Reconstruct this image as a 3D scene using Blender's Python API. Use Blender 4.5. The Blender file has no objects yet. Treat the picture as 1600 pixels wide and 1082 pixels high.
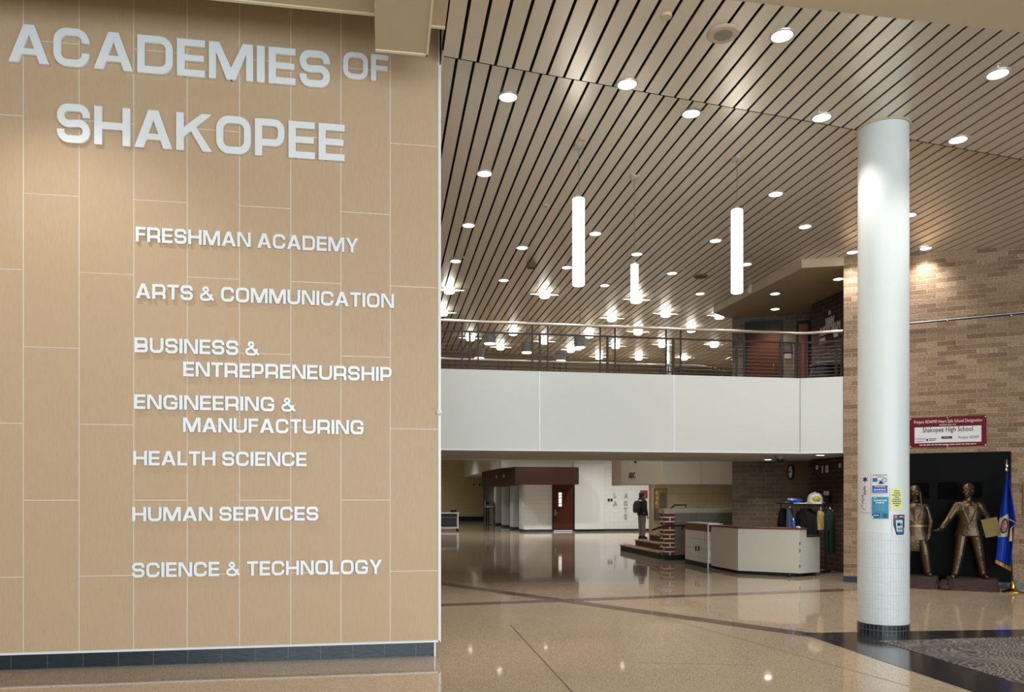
import bpy, bmesh, math, random
from mathutils import Vector, Matrix
random.seed(7)
SC = bpy.context.scene
COL = SC.collection

# ------------------------------------------------------------------ camera, sky, daylight, exposure
F = 1209.0; CX = 800.0; HY = 777.0; EYE = 1.55
YAW = math.radians(9.35); SN, CS = math.sin(YAW), math.cos(YAW)
cam = bpy.data.cameras.new('camera'); camo = bpy.data.objects.new('camera', cam); COL.objects.link(camo)
cam.sensor_fit = 'HORIZONTAL'; cam.sensor_width = 36.0; cam.lens = F / 1600 * 36
cam.shift_y = (HY - 541) / 1600; cam.clip_end = 300; cam.clip_start = 0.05
camo.location = (0, 0, EYE); camo.rotation_euler = (math.pi / 2, 0, -YAW)
SC.camera = camo
vs = SC.view_settings
vs.view_transform = 'Standard'; vs.look = 'None'; vs.gamma = 1; vs.use_curve_mapping = False
vs.exposure = 0.14
W = bpy.data.worlds.new('sky'); SC.world = W; W.use_nodes = True
bg = W.node_tree.nodes['Background']; bg.inputs[0].default_value = (0.80, 0.90, 1.0, 1); bg.inputs[1].default_value = 0.8

def area(name, loc, rot, sx, sy, watts, col, spread=180):
    l = bpy.data.lights.new(name, 'AREA'); l.shape = 'RECTANGLE'; l.size = sx; l.size_y = sy
    l.energy = watts; l.color = col; l.spread = math.radians(spread)
    o = bpy.data.objects.new(name, l); COL.objects.link(o); o.location = loc; o.rotation_euler = rot
    return o
# daylight through the glazed entrance front behind the camera
area('entrance_daylight', (4.5, -6.6, 2.7), (math.pi / 2, 0, 0), 18, 5.0, 1350, (0.82, 0.93, 1.0))

# ------------------------------------------------------------------ pixel rays into the room (1600x1082 frame)
def ray(px, py):
    a = (px - CX) / F; b = (HY - py) / F
    return Vector((SN + a * CS, CS - a * SN, b))
def on_z(px, py, z):
    r = ray(px, py); t = (z - EYE) / r.z
    return Vector((r.x * t, r.y * t, z))
def on_y(px, py, y):
    r = ray(px, py); t = y / r.y
    return Vector((r.x * t, y, EYE + r.z * t))
def on_d(px, py, d):
    r = ray(px, py)
    return Vector((r.x * d, r.y * d, EYE + r.z * d))
def on_plane(px, py, p, n):
    r = ray(px, py); c = Vector((0, 0, EYE)); n = Vector(n)
    t = (Vector(p) - c).dot(n) / r.dot(n)
    return c + r * t

# ------------------------------------------------------------------ materials
def srgb(r, g, b):
    f = lambda c: (c / 255 / 12.92) if c / 255 <= 0.04045 else ((c / 255 + 0.055) / 1.055) ** 2.4
    return (f(r), f(g), f(b), 1)
MATS = {}
def mat(name, col, rough=0.5, metal=0.0, var=0.06, vscale=8, bump=0.0, bscale=40, coat=0.0, spec=0.5, emit=None, estr=0, stretch=None, alpha=None, transmission=0):
    if name in MATS: return MATS[name]
    m = bpy.data.materials.new(name); m.use_nodes = True
    nt = m.node_tree; b = nt.nodes['Principled BSDF']
    b.inputs['Roughness'].default_value = rough; b.inputs['Metallic'].default_value = metal
    b.inputs['Coat Weight'].default_value = coat; b.inputs['Specular IOR Level'].default_value = spec
    c = srgb(*col)
    tc = nt.nodes.new('ShaderNodeTexCoord')
    mp = nt.nodes.new('ShaderNodeMapping'); nt.links.new(tc.outputs['Object'], mp.inputs[0])
    if stretch: mp.inputs['Scale'].default_value = stretch
    if var:
        no = nt.nodes.new('ShaderNodeTexNoise'); no.inputs['Scale'].default_value = vscale; no.inputs['Detail'].default_value = 5
        nt.links.new(mp.outputs[0], no.inputs['Vector'])
        mx = nt.nodes.new('ShaderNodeMix'); mx.data_type = 'RGBA'
        mx.inputs[6].default_value = tuple(x * (1 - var) for x in c[:3]) + (1,)
        mx.inputs[7].default_value = tuple(min(1, x * (1 + var)) for x in c[:3]) + (1,)
        nt.links.new(no.outputs[0], mx.inputs[0]); nt.links.new(mx.outputs[2], b.inputs['Base Color'])
    else:
        b.inputs['Base Color'].default_value = c
    if bump:
        n2 = nt.nodes.new('ShaderNodeTexNoise'); n2.inputs['Scale'].default_value = bscale; n2.inputs['Detail'].default_value = 6
        nt.links.new(mp.outputs[0], n2.inputs['Vector'])
        bu = nt.nodes.new('ShaderNodeBump'); bu.inputs['Strength'].default_value = bump; bu.inputs['Distance'].default_value = 0.02
        nt.links.new(n2.outputs[0], bu.inputs['Height']); nt.links.new(bu.outputs[0], b.inputs['Normal'])
    if emit:
        b.inputs['Emission Color'].default_value = srgb(*emit); b.inputs['Emission Strength'].default_value = estr
    if transmission: b.inputs['Transmission Weight'].default_value = transmission
    MATS[name] = m
    return m

def brick_mat(name, c1, c2, mortar, bw, rh, ms=0.006, rough=0.85, bump=0.5, var=0.35, offset=0.5, nscale=14, coat=0, smooth=0.1, streak=None):
    if name in MATS: return MATS[name]
    m = bpy.data.materials.new(name); m.use_nodes = True
    nt = m.node_tree; b = nt.nodes['Principled BSDF']; b.inputs['Roughness'].default_value = rough
    b.inputs['Coat Weight'].default_value = coat
    uv = nt.nodes.new('ShaderNodeUVMap'); uv.uv_map = 'UVMap'
    br = nt.nodes.new('ShaderNodeTexBrick'); br.offset = offset; br.squash = 1
    br.inputs['Color1'].default_value = srgb(*c1); br.inputs['Color2'].default_value = srgb(*c2)
    br.inputs['Mortar'].default_value = srgb(*mortar); br.inputs['Scale'].default_value = 1
    br.inputs['Brick Width'].default_value = bw; br.inputs['Row Height'].default_value = rh
    br.inputs['Mortar Size'].default_value = ms; br.inputs['Mortar Smooth'].default_value = smooth
    br.inputs['Bias'].default_value = 0
    nt.links.new(uv.outputs[0], br.inputs['Vector'])
    mp = nt.nodes.new('ShaderNodeMapping'); nt.links.new(uv.outputs[0], mp.inputs[0])
    mp.inputs['Scale'].default_value = streak or (1, 2.2, 1)
    no = nt.nodes.new('ShaderNodeTexNoise'); no.inputs['Scale'].default_value = nscale; no.inputs['Detail'].default_value = 8; no.inputs['Roughness'].default_value = 0.65
    nt.links.new(mp.outputs[0], no.inputs['Vector'])
    rp = nt.nodes.new('ShaderNodeMapRange'); rp.inputs[1].default_value = 0.3; rp.inputs[2].default_value = 0.7
    rp.inputs[3].default_value = 1 - var; rp.inputs[4].default_value = 1 + var
    nt.links.new(no.outputs[0], rp.inputs[0])
    ml = nt.nodes.new('ShaderNodeVectorMath'); ml.operation = 'SCALE'
    nt.links.new(br.outputs['Color'], ml.inputs[0]); nt.links.new(rp.outputs[0], ml.inputs['Scale'])
    nt.links.new(ml.outputs[0], b.inputs['Base Color'])
    if bump:
        a = nt.nodes.new('ShaderNodeMath'); a.operation = 'MULTIPLY_ADD'
        nt.links.new(br.outputs['Fac'], a.inputs[0]); a.inputs[1].default_value = -0.8
        nt.links.new(no.outputs[0], a.inputs[2])
        bu = nt.nodes.new('ShaderNodeBump'); bu.inputs['Strength'].default_value = bump; bu.inputs['Distance'].default_value = 0.02
        nt.links.new(a.outputs[0], bu.inputs['Height']); nt.links.new(bu.outputs[0], b.inputs['Normal'])
    MATS[name] = m
    return m

def floor_mat(name, base, speck, dark, rough=0.05, scale=140, amount=0.5):
    m = bpy.data.materials.new(name); m.use_nodes = True
    nt = m.node_tree; b = nt.nodes['Principled BSDF']
    tc = nt.nodes.new('ShaderNodeTexCoord')
    v1 = nt.nodes.new('ShaderNodeTexVoronoi'); v1.inputs['Scale'].default_value = scale
    nt.links.new(tc.outputs['Object'], v1.inputs['Vector'])
    sp = nt.nodes.new('ShaderNodeSeparateColor'); nt.links.new(v1.outputs['Color'], sp.inputs[0])
    cr = nt.nodes.new('ShaderNodeValToRGB'); e = cr.color_ramp.elements
    e[0].position = 0.0; e[0].color = srgb(*dark); e[1].position = 1.0; e[1].color = srgb(*speck)
    k = e.new(0.25); k.color = srgb(*base); k = e.new(0.75); k.color = srgb(*base)
    nt.links.new(sp.outputs[0], cr.inputs[0])
    n = nt.nodes.new('ShaderNodeTexNoise'); n.inputs['Scale'].default_value = 0.7; n.inputs['Detail'].default_value = 4
    nt.links.new(tc.outputs['Object'], n.inputs['Vector'])
    rp = nt.nodes.new('ShaderNodeMapRange'); rp.inputs[3].default_value = 0.88; rp.inputs[4].default_value = 1.12
    nt.links.new(n.outputs[0], rp.inputs[0])
    ml = nt.nodes.new('ShaderNodeVectorMath'); ml.operation = 'SCALE'
    nt.links.new(cr.outputs[0], ml.inputs[0]); nt.links.new(rp.outputs[0], ml.inputs['Scale'])
    nt.links.new(ml.outputs[0], b.inputs['Base Color'])
    b.inputs['Roughness'].default_value = rough; b.inputs['IOR'].default_value = 1.5
    # faint waviness of a buffed floor
    w = nt.nodes.new('ShaderNodeTexNoise'); w.inputs['Scale'].default_value = 1.6; w.inputs['Detail'].default_value = 2
    nt.links.new(tc.outputs['Object'], w.inputs['Vector'])
    bu = nt.nodes.new('ShaderNodeBump'); bu.inputs['Strength'].default_value = 0.06; bu.inputs['Distance'].default_value = 0.02
    nt.links.new(w.outputs[0], bu.inputs['Height']); nt.links.new(bu.outputs[0], b.inputs['Normal'])
    MATS[name] = m
    return m

M_PANEL = mat('tan_fibre_panel', (194, 166, 134), 0.55, var=0.10, vscale=26, stretch=(3.5, 3.5, 0.5), bump=0.05, bscale=90)
M_JOINT = mat('pale_joint', (232, 224, 208), 0.6)
M_ALU = mat('bright_aluminium_trim', (232, 238, 240), 0.35, metal=0.0, var=0.02)
M_BLKTILE = brick_mat('black_base_tile', (26, 36, 44), (32, 43, 52), (70, 82, 88), 0.30, 0.40, 0.004, rough=0.25, bump=0.1, var=0.2, offset=0.0)
M_LETTER = mat('brushed_letter_metal', (238, 242, 244), 0.45, metal=0.1, var=0.04, vscale=60)
M_SLAT = mat('champagne_metal_slat', (224, 213, 194), 0.34, metal=0.45, var=0.03, vscale=3)
M_VOID = mat('black_ceiling_void', (5, 5, 6), 0.9, var=0)
M_GYP = mat('beige_gypsum', (196, 180, 152), 0.8, var=0.03)
M_BEAD = mat('pale_corner_bead', (226, 212, 186), 0.6, var=0.02)
M_WHITEPAINT = mat('white_paint', (226, 230, 228), 0.45, var=0.02)
M_FASCIA = mat('white_fascia_panel', (210, 213, 208), 0.5, var=0.02)
M_UNDER = mat('grey_beige_soffit', (184, 180, 172), 0.8, var=0.03)
M_BRICK = brick_mat('tan_split_brick', (128, 102, 80), (172, 144, 116), (178, 158, 134), 0.30, 0.085, 0.004, bump=1.0, var=0.5, nscale=26)
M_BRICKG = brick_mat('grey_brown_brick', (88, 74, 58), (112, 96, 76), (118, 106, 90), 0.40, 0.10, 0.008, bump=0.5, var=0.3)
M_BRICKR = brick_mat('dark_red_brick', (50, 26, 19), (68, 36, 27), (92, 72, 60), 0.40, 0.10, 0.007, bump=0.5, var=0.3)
M_BRICKP = brick_mat('red_pier_brick', (108, 52, 34), (126, 62, 42), (232, 222, 208), 0.30, 0.105, 0.016, bump=0.4, var=0.2)
M_BLOCKY = brick_mat('cream_block', (206, 192, 152), (200, 186, 146), (180, 166, 128), 0.41, 0.205, 0.006, bump=0.15, var=0.06)
M_BLOCKW = brick_mat('white_block', (226, 228, 228), (222, 224, 224), (206, 208, 208), 0.41, 0.205, 0.006, bump=0.15, var=0.03)
M_BLOCKT = brick_mat('tan_block', (205, 190, 148), (199, 184, 142), (176, 162, 122), 0.41, 0.205, 0.006, bump=0.15, var=0.05)
M_BLOCKG = brick_mat('pale_ground_block', (226, 218, 207), (216, 208, 197), (186, 178, 166), 0.40, 0.205, 0.006, bump=0.15, var=0.12)
M_TILEBAND = brick_mat('brown_glazed_tile', (110, 62, 44), (124, 74, 52), (150, 120, 100), 0.055, 0.20, 0.004, rough=0.35, bump=0.2, var=0.1, offset=0)
M_GREYTILE = brick_mat('grey_vertical_tile', (132, 122, 104), (124, 114, 96), (112, 104, 90), 0.07, 1.4, 0.004, rough=0.5, bump=0.2, var=0.1, offset=0)
M_COLTILE = brick_mat('white_mosaic_cladding', (214, 219, 218), (210, 215, 215), (196, 200, 200), 0.03, 0.152, 0.0025, rough=0.3, bump=0.25, var=0.03, offset=0)
M_COLBASE = brick_mat('black_mosaic_base', (24, 32, 36), (30, 40, 44), (92, 100, 102), 0.045, 0.062, 0.003, rough=0.25, bump=0.2, var=0.1, offset=0)
M_FLOOR = floor_mat('tan_terrazzo', (174, 156, 134), (208, 192, 170), (126, 108, 90))
M_BAND = floor_mat('mauve_terrazzo_band', (112, 96, 90), (136, 120, 112), (84, 70, 66))
M_BORDER = floor_mat('charcoal_terrazzo_border', (50, 48, 50), (70, 68, 70), (32, 32, 34), rough=0.12)
M_JOINTLINE = mat('dark_floor_joint', (72, 54, 38), 0.4, var=0)
M_FRAME = mat('dark_railing_metal', (58, 48, 42), 0.45, metal=0.5, var=0.04)
M_RAILTOP = mat('satin_steel_handrail', (186, 172, 160), 0.32, metal=0.85, var=0.03)
M_BLACK = mat('matte_black', (14, 14, 15), 0.6, var=0.05)
M_DARKGREY = mat('dark_grey_plastic', (46, 46, 48), 0.5)
M_WOODR = mat('red_brown_wood', (76, 36, 16), 0.55, spec=0.25, var=0.25, vscale=10, stretch=(6, 6, 0.6))
M_WOODDARK = mat('dark_walnut_fascia', (52, 30, 19), 0.55, spec=0.25, var=0.25, vscale=10, stretch=(6, 6, 0.5))
M_DOOROR = mat('orange_wood_door', (124, 60, 24), 0.4, var=0.25, vscale=10, stretch=(6, 6, 0.5))
M_GREYPAINT = mat('grey_steel_paint', (120, 118, 114), 0.5)
M_LAMINATE = mat('off_white_laminate', (212, 206, 192), 0.5, var=0.03)
M_LAMTAUPE = mat('taupe_laminate', (214, 203, 188), 0.5, var=0.03)
M_LENS = mat('lit_lens', (255, 255, 255), 0.4, var=0, emit=(255, 250, 240), estr=9)
M_LENSDIM = mat('lit_lens_small', (255, 255, 255), 0.4, var=0, emit=(255, 250, 242), estr=5)
M_TUBE = mat('opal_lit_tube', (255, 255, 255), 0.4, var=0, emit=(255, 255, 250), estr=4.5)
M_DRUM = mat('opal_lit_drum', (255, 255, 255), 0.4, var=0, emit=(255, 254, 248), estr=7)
M_STARGLARE = mat('lens_star_glare', (255, 255, 255), 0.3, var=0, emit=(252, 252, 240), estr=1.6)  # emission for the drum lamps' lens star glare, no real glass part
M_RING = mat('lamp_trim_ring', (196, 190, 180), 0.35, metal=0.4, var=0)
M_BRONZE = mat('patinated_bronze', (92, 76, 58), 0.36, metal=0.85, var=0.4, vscale=9, bump=0.4, bscale=22)
M_BRONZEL = mat('pale_bronze_board', (132, 112, 70), 0.5, metal=0.5, var=0.15)
M_ROCK = mat('rough_red_brown_stone', (58, 38, 32), 0.75, var=0.4, vscale=10, bump=0.8, bscale=16)
M_GRANITE = mat('polished_black_granite', (8, 7, 7), 0.45, var=0.3, vscale=60, spec=0.05)
M_BRASS = mat('polished_brass', (196, 160, 80), 0.22, metal=1.0, var=0.05)
M_CHROME = mat('polished_chrome', (210, 206, 190), 0.15, metal=1.0, var=0)
M_STAIR = mat('brown_rubber_stair', (92, 62, 44), 0.6, var=0.1)
M_NOSE = mat('tan_stair_nosing', (158, 134, 104), 0.6)

# ------------------------------------------------------------------ mesh builder
class MB:
    def __init__(s): s.v = []; s.f = []; s.smooth = False
    def add(s, vs, fs):
        n = len(s.v); s.v += [tuple(v) for v in vs]; s.f += [tuple(i + n for i in f) for f in fs]; return s
    def box(s, a, b, M=None):
        (x0, y0, z0), (x1, y1, z1) = a, b
        vs = [(x0, y0, z0), (x1, y0, z0), (x1, y1, z0), (x0, y1, z0), (x0, y0, z1), (x1, y0, z1), (x1, y1, z1), (x0, y1, z1)]
        if M is not None: vs = [tuple(M @ Vector(v)) for v in vs]
        return s.add(vs, [(0, 3, 2, 1), (4, 5, 6, 7), (0, 1, 5, 4), (1, 2, 6, 5), (2, 3, 7, 6), (3, 0, 4, 7)])
    def prism(s, poly, z0, z1):
        ar = sum(poly[i][0] * poly[(i + 1) % len(poly)][1] - poly[(i + 1) % len(poly)][0] * poly[i][1] for i in range(len(poly)))
        if ar < 0: poly = poly[::-1]
        n = len(poly)
        if not callable(z1): z1f = lambda x, y: z1
        else: z1f = z1
        vs = [(p[0], p[1], z0) for p in poly] + [(p[0], p[1], z1f(*p[:2])) for p in poly]
        return s.add(vs, [tuple(range(n))[::-1], tuple(range(n, 2 * n))] + [(i, (i + 1) % n, (i + 1) % n + n, i + n) for i in range(n)])
    def slab(s, p, q, z0, z1, th, side=1):
        """upright wall from plan point p to q, thickness th to the side"""
        p = Vector(p[:2]); q = Vector(q[:2]); d = (q - p).normalized(); n = Vector((-d.y, d.x)) * side
        return s.prism([p, q, q + n * th, p + n * th], z0, z1)
    def rings(s, rings, cap=True, closed=True):
        n = len(rings[0]); vs = [v for r in rings for v in r]; fs = []
        for k in range(len(rings) - 1):
            for i in range(n if closed else n - 1):
                j = (i + 1) % n
                fs.append((k * n + i, k * n + j, (k + 1) * n + j, (k + 1) * n + i))
        if cap and closed:
            fs.append(tuple(range(n))[::-1]); fs.append(tuple(range((len(rings) - 1) * n, len(rings) * n)))
        return s.add(vs, fs)
    def tube(s, pts, rad, n=10, cap=True):
        pts = [Vector(p) for p in pts]
        rs = rad if isinstance(rad, (list, tuple)) else [rad] * len(pts)
        rings = []; up = None
        for i, p in enumerate(pts):
            t = ((pts[min(i + 1, len(pts) - 1)] - p).normalized() + (p - pts[max(i - 1, 0)]).normalized())
            t = t.normalized() if t.length > 1e-6 else Vector((0, 0, 1))
            if up is None: up = Vector((0, 0, 1)) if abs(t.z) < 0.9 else Vector((1, 0, 0))
            a = t.cross(up).normalized(); b = a.cross(t).normalized()
            rings.append([p + (a * math.cos(q) + b * math.sin(q)) * rs[i] for q in [2 * math.pi * k / n for k in range(n)]])
        return s.rings([r[::-1] for r in rings], cap)
    def lathe(s, prof, c=(0, 0, 0), n=24, cap=True):
        """profile [(r, z)] bottom to top about a vertical axis"""
        return s.rings([[(c[0] + r * math.cos(2 * math.pi * k / n), c[1] + r * math.sin(2 * math.pi * k / n), c[2] + z) for k in range(n)] for r, z in prof], cap)
    def ellip(s, c, r, n=14, m=9, M=None):
        rings = []
        for j in range(m + 1):
            ph = -math.pi / 2 + math.pi * j / m; ph = max(min(ph, 1.52), -1.52)
            ring = [Vector((r[0] * math.cos(ph) * math.cos(2 * math.pi * k / n), r[1] * math.cos(ph) * math.sin(2 * math.pi * k / n), r[2] * math.sin(ph))) for k in range(n)]
            if M is not None: ring = [M @ v for v in ring]
            rings.append([v + Vector(c) for v in ring])
        return s.rings(rings)
    def capsule(s, p, q, r0, r1, n=12):
        p = Vector(p); q = Vector(q); t = (q - p)
        L = t.length; t = t / L if L > 1e-6 else Vector((0, 0, 1))
        up = Vector((0, 0, 1)) if abs(t.z) < 0.9 else Vector((1, 0, 0))
        a = t.cross(up).normalized(); b = a.cross(t).normalized(); rings = []
        for k in range(5):
            th = -math.pi / 2 * (1 - k / 4.0); th = max(th, -1.5)
            rings.append((p + t * (r0 * math.sin(th)), r0 * math.cos(th)))
        for k in range(5):
            th = math.pi / 2 * (k / 4.0); th = min(th, 1.5)
            rings.append((q + t * (r1 * math.sin(th)), r1 * math.cos(th)))
        return s.rings([[c + (a * math.cos(2 * math.pi * i / n) - b * math.sin(2 * math.pi * i / n)) * r for i in range(n)] for c, r in rings])
    def loft(s, secs, n=20, cap=True):
        """secs: (cx, cy, z, rx, ry[, squareness])"""
        rings = []
        for q in secs:
            cx, cy, z, rx, ry = q[:5]; e = q[5] if len(q) > 5 else 1.0
            rg = []
            for k in range(n):
                a = 2 * math.pi * k / n; c, d = math.cos(a), math.sin(a)
                rg.append((cx + rx * math.copysign(abs(c) ** e, c), cy + ry * math.copysign(abs(d) ** e, d), z))
            rings.append(rg)
        return s.rings(rings, cap)
    def xform(s, M):
        s.v = [tuple(M @ Vector(v)) for v in s.v]; return s
    def mesh(s, name, mats, smooth=False, off=None):
        me = bpy.data.meshes.new(name)
        v = s.v if off is None else [(a - off[0], b - off[1], c - off[2]) for a, b, c in s.v]
        me.from_pydata(v, [], s.f); me.update()
        for m in (mats if isinstance(mats, (list, tuple)) else [mats]): me.materials.append(m)
        uv_metres(me, off)
        if smooth:
            for p in me.polygons: p.use_smooth = True
            me.set_sharp_from_angle(angle=math.radians(38))
        return me
def uv_metres(me, off=None):
    o = Vector(off) if off is not None else Vector((0, 0, 0))
    uv = me.uv_layers.new(name='UVMap')
    for p in me.polygons:
        n = p.normal
        t = Vector((-n.y, n.x, 0))
        flat = abs(n.z) > 0.75 or t.length < 1e-5
        if not flat: t.normalize()
        for li in p.loop_indices:
            q = me.vertices[me.loops[li].vertex_index].co + o
            uv.data[li].uv = (q.x, q.y) if flat else (t.dot(q), q.z)
def link(name, me, parent=None, loc=None):
    o = bpy.data.objects.new(name, me); COL.objects.link(o)
    if parent is not None: o.parent = parent
    if loc is not None: o.location = loc
    return o
def bevel(o, w, seg=2):
    b = o.modifiers.new('edge', 'BEVEL'); b.width = w; b.segments = seg; b.limit_method = 'ANGLE'; b.angle_limit = math.radians(40)
    return o
def tag(o, label=None, cat=None, group=None, kind=None):
    if label: o['label'] = label
    if cat: o['category'] = cat
    if group: o['group'] = group
    if kind: o['kind'] = kind
    return o
def E(name, label, cat, loc=(0, 0, 0), rz=0, group=None):
    o = bpy.data.objects.new(name, None); COL.objects.link(o); o.empty_display_size = 0.1
    o.location = loc; o.rotation_euler = (0, 0, rz)
    return tag(o, label, cat, group)
def part(name, mb, m, parent, smooth=False, bev=0, world=True, label=None):
    """mesh in world coordinates under an unrotated Empty (world=True) or in the Empty's own frame"""
    off = Vector((0, 0, 0)); p = parent
    while p is not None: off = off + p.location; p = p.parent
    o = link(name, mb.mesh(name, m, smooth, off if world else None), parent)
    if bev: bevel(o, bev)
    if label: o['label'] = label
    return o
def solo(name, mb, m, label, cat, smooth=False, bev=0, group=None):
    o = link(name, mb.mesh(name, m, smooth)); tag(o, label, cat, group)
    if bev: bevel(o, bev)
    return o
def struct(name, mb, m, smooth=False, parent=None, bev=0):
    o = link(name, mb.mesh(name, m, smooth), parent)
    if parent is None: o['kind'] = 'structure'
    if bev: bevel(o, bev)
    return o
def dup(root, loc, label, rz=None):
    r = root.copy(); COL.objects.link(r); r.location = loc; r['label'] = label
    if rz is not None: r.rotation_euler = (0, 0, rz)
    for ch in root.children:
        c = ch.copy(); COL.objects.link(c); c.parent = r
        for g in ch.children:
            d = g.copy(); COL.objects.link(d); d.parent = c
    return r
def baked(name, me, mods):
    """evaluate modifiers on a temporary object and return the plain mesh"""
    o = bpy.data.objects.new('tmp', me); COL.objects.link(o)
    for t, kw in mods:
        md = o.modifiers.new(t, t)
        for k, v in kw.items(): setattr(md, k, v)
    dg = bpy.context.evaluated_depsgraph_get(); dg.update()
    out = bpy.data.meshes.new_from_object(o.evaluated_get(dg))
    out.name = name
    bpy.data.objects.remove(o)
    return out
def body_mesh(name, mb, m, voxel=0.012, smooth=5):
    me = bpy.data.meshes.new('t'); me.from_pydata(mb.v, [], mb.f); me.update()
    out = baked(name, me, [('REMESH', dict(mode='VOXEL', voxel_size=voxel)), ('SMOOTH', dict(factor=0.5, iterations=smooth))])
    out.materials.clear(); out.materials.append(m)
    for p in out.polygons: p.use_smooth = True
    return out
def text_mb(s, size, extr=0.002, align='LEFT', bold=0.0, shear=0.0):
    cu = bpy.data.curves.new('t', 'FONT'); cu.body = s; cu.size = size; cu.extrude = extr; cu.align_x = align
    cu.offset = bold; cu.shear = shear; cu.resolution_u = 3
    o = bpy.data.objects.new('t', cu); COL.objects.link(o)
    dg = bpy.context.evaluated_depsgraph_get(); dg.update()
    me = bpy.data.meshes.new_from_object(o.evaluated_get(dg))
    b = MB(); b.v = [tuple(v.co) for v in me.vertices]; b.f = [tuple(p.vertices) for p in me.polygons]
    bpy.data.objects.remove(o); bpy.data.meshes.remove(me)
    return b
def frame(origin, xdir):
    """upright frame: x along xdir (plan), y up, z out of the wall towards the viewer"""
    x = Vector((xdir[0], xdir[1], 0)).normalized(); y = Vector((0, 0, 1)); z = x.cross(y)
    M = Matrix((x, y, z)).transposed().to_4x4(); M.translation = Vector(origin)
    return M

# ------------------------------------------------------------------ extended square-shouldered capitals
TS, TB = 0.205, 0.180   # stem and bar weight, cap height = 1
def arc(cx, cy, r, a0, a1, n=7):
    return [(cx + r * math.cos(math.radians(a0 + (a1 - a0) * k / n)), cy + r * math.sin(math.radians(a0 + (a1 - a0) * k / n))) for k in range(n + 1)]
STEP = [0]
def ribbon(b, path, t, depth, closed=False):
    """extruded stroke of weight t along a 2-D path"""
    depth += 0.0005 * STEP[0]; STEP[0] += 1
    path = [p for i, p in enumerate(path) if i == 0 or (Vector(p) - Vector(path[i - 1])).length > 1e-5]
    if closed and (Vector(path[0]) - Vector(path[-1])).length < 1e-5: path = path[:-1]
    n = len(path); L = []; R = []
    for i, p in enumerate(path):
        p = Vector(p)
        a = Vector(path[(i - 1) % n]) if (closed or i > 0) else None
        c = Vector(path[(i + 1) % n]) if (closed or i < n - 1) else None
        d1 = (p - a).normalized() if a is not None else (c - p).normalized()
        d2 = (c - p).normalized() if c is not None else d1
        n1 = Vector((-d1.y, d1.x)); n2 = Vector((-d2.y, d2.x)); m = (n1 + n2).normalized()
        k = t / 2 / max(0.4, m.dot(n1))
        L.append(p + m * k); R.append(p - m * k)
    vs = []
    for z in (0, depth):
        vs += [(q.x, q.y, z) for q in L] + [(q.x, q.y, z) for q in R]
    fs = []
    for i in range(n if closed else n - 1):
        j = (i + 1) % n
        fs += [(i + 2 * n, i + 3 * n, j + 3 * n, j + 2 * n), (i, j, j + n, i + n), (i, i + 2 * n, j + 2 * n, j), (i + n, j + n, j + 3 * n, i + 3 * n)]
    if not closed:
        fs += [(0, n, 3 * n, 2 * n), (n - 1, 3 * n - 1, 4 * n - 1, 2 * n - 1)]
    b.add(vs, fs)
def poly(b, pts, depth):
    depth += 0.0005 * STEP[0]; STEP[0] += 1
    b2 = MB().prism(pts, 0, depth); b.add(b2.v, b2.f)
def rect(b, x0, y0, x1, y1, depth): poly(b, [(x0, y0), (x1, y0), (x1, y1), (x0, y1)], depth)
GW = dict(A=1.02, B=.92, C=.93, D=.95, E=.75, F=.68, G=.96, H=.95, I=.215, K=.98, L=.68, M=1.2, N=.96, O=.97, P=.84, R=.92, S=.87, T=.80, U=.94, V=1.0, Y=.95)
GW['&'] = 1.02
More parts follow.
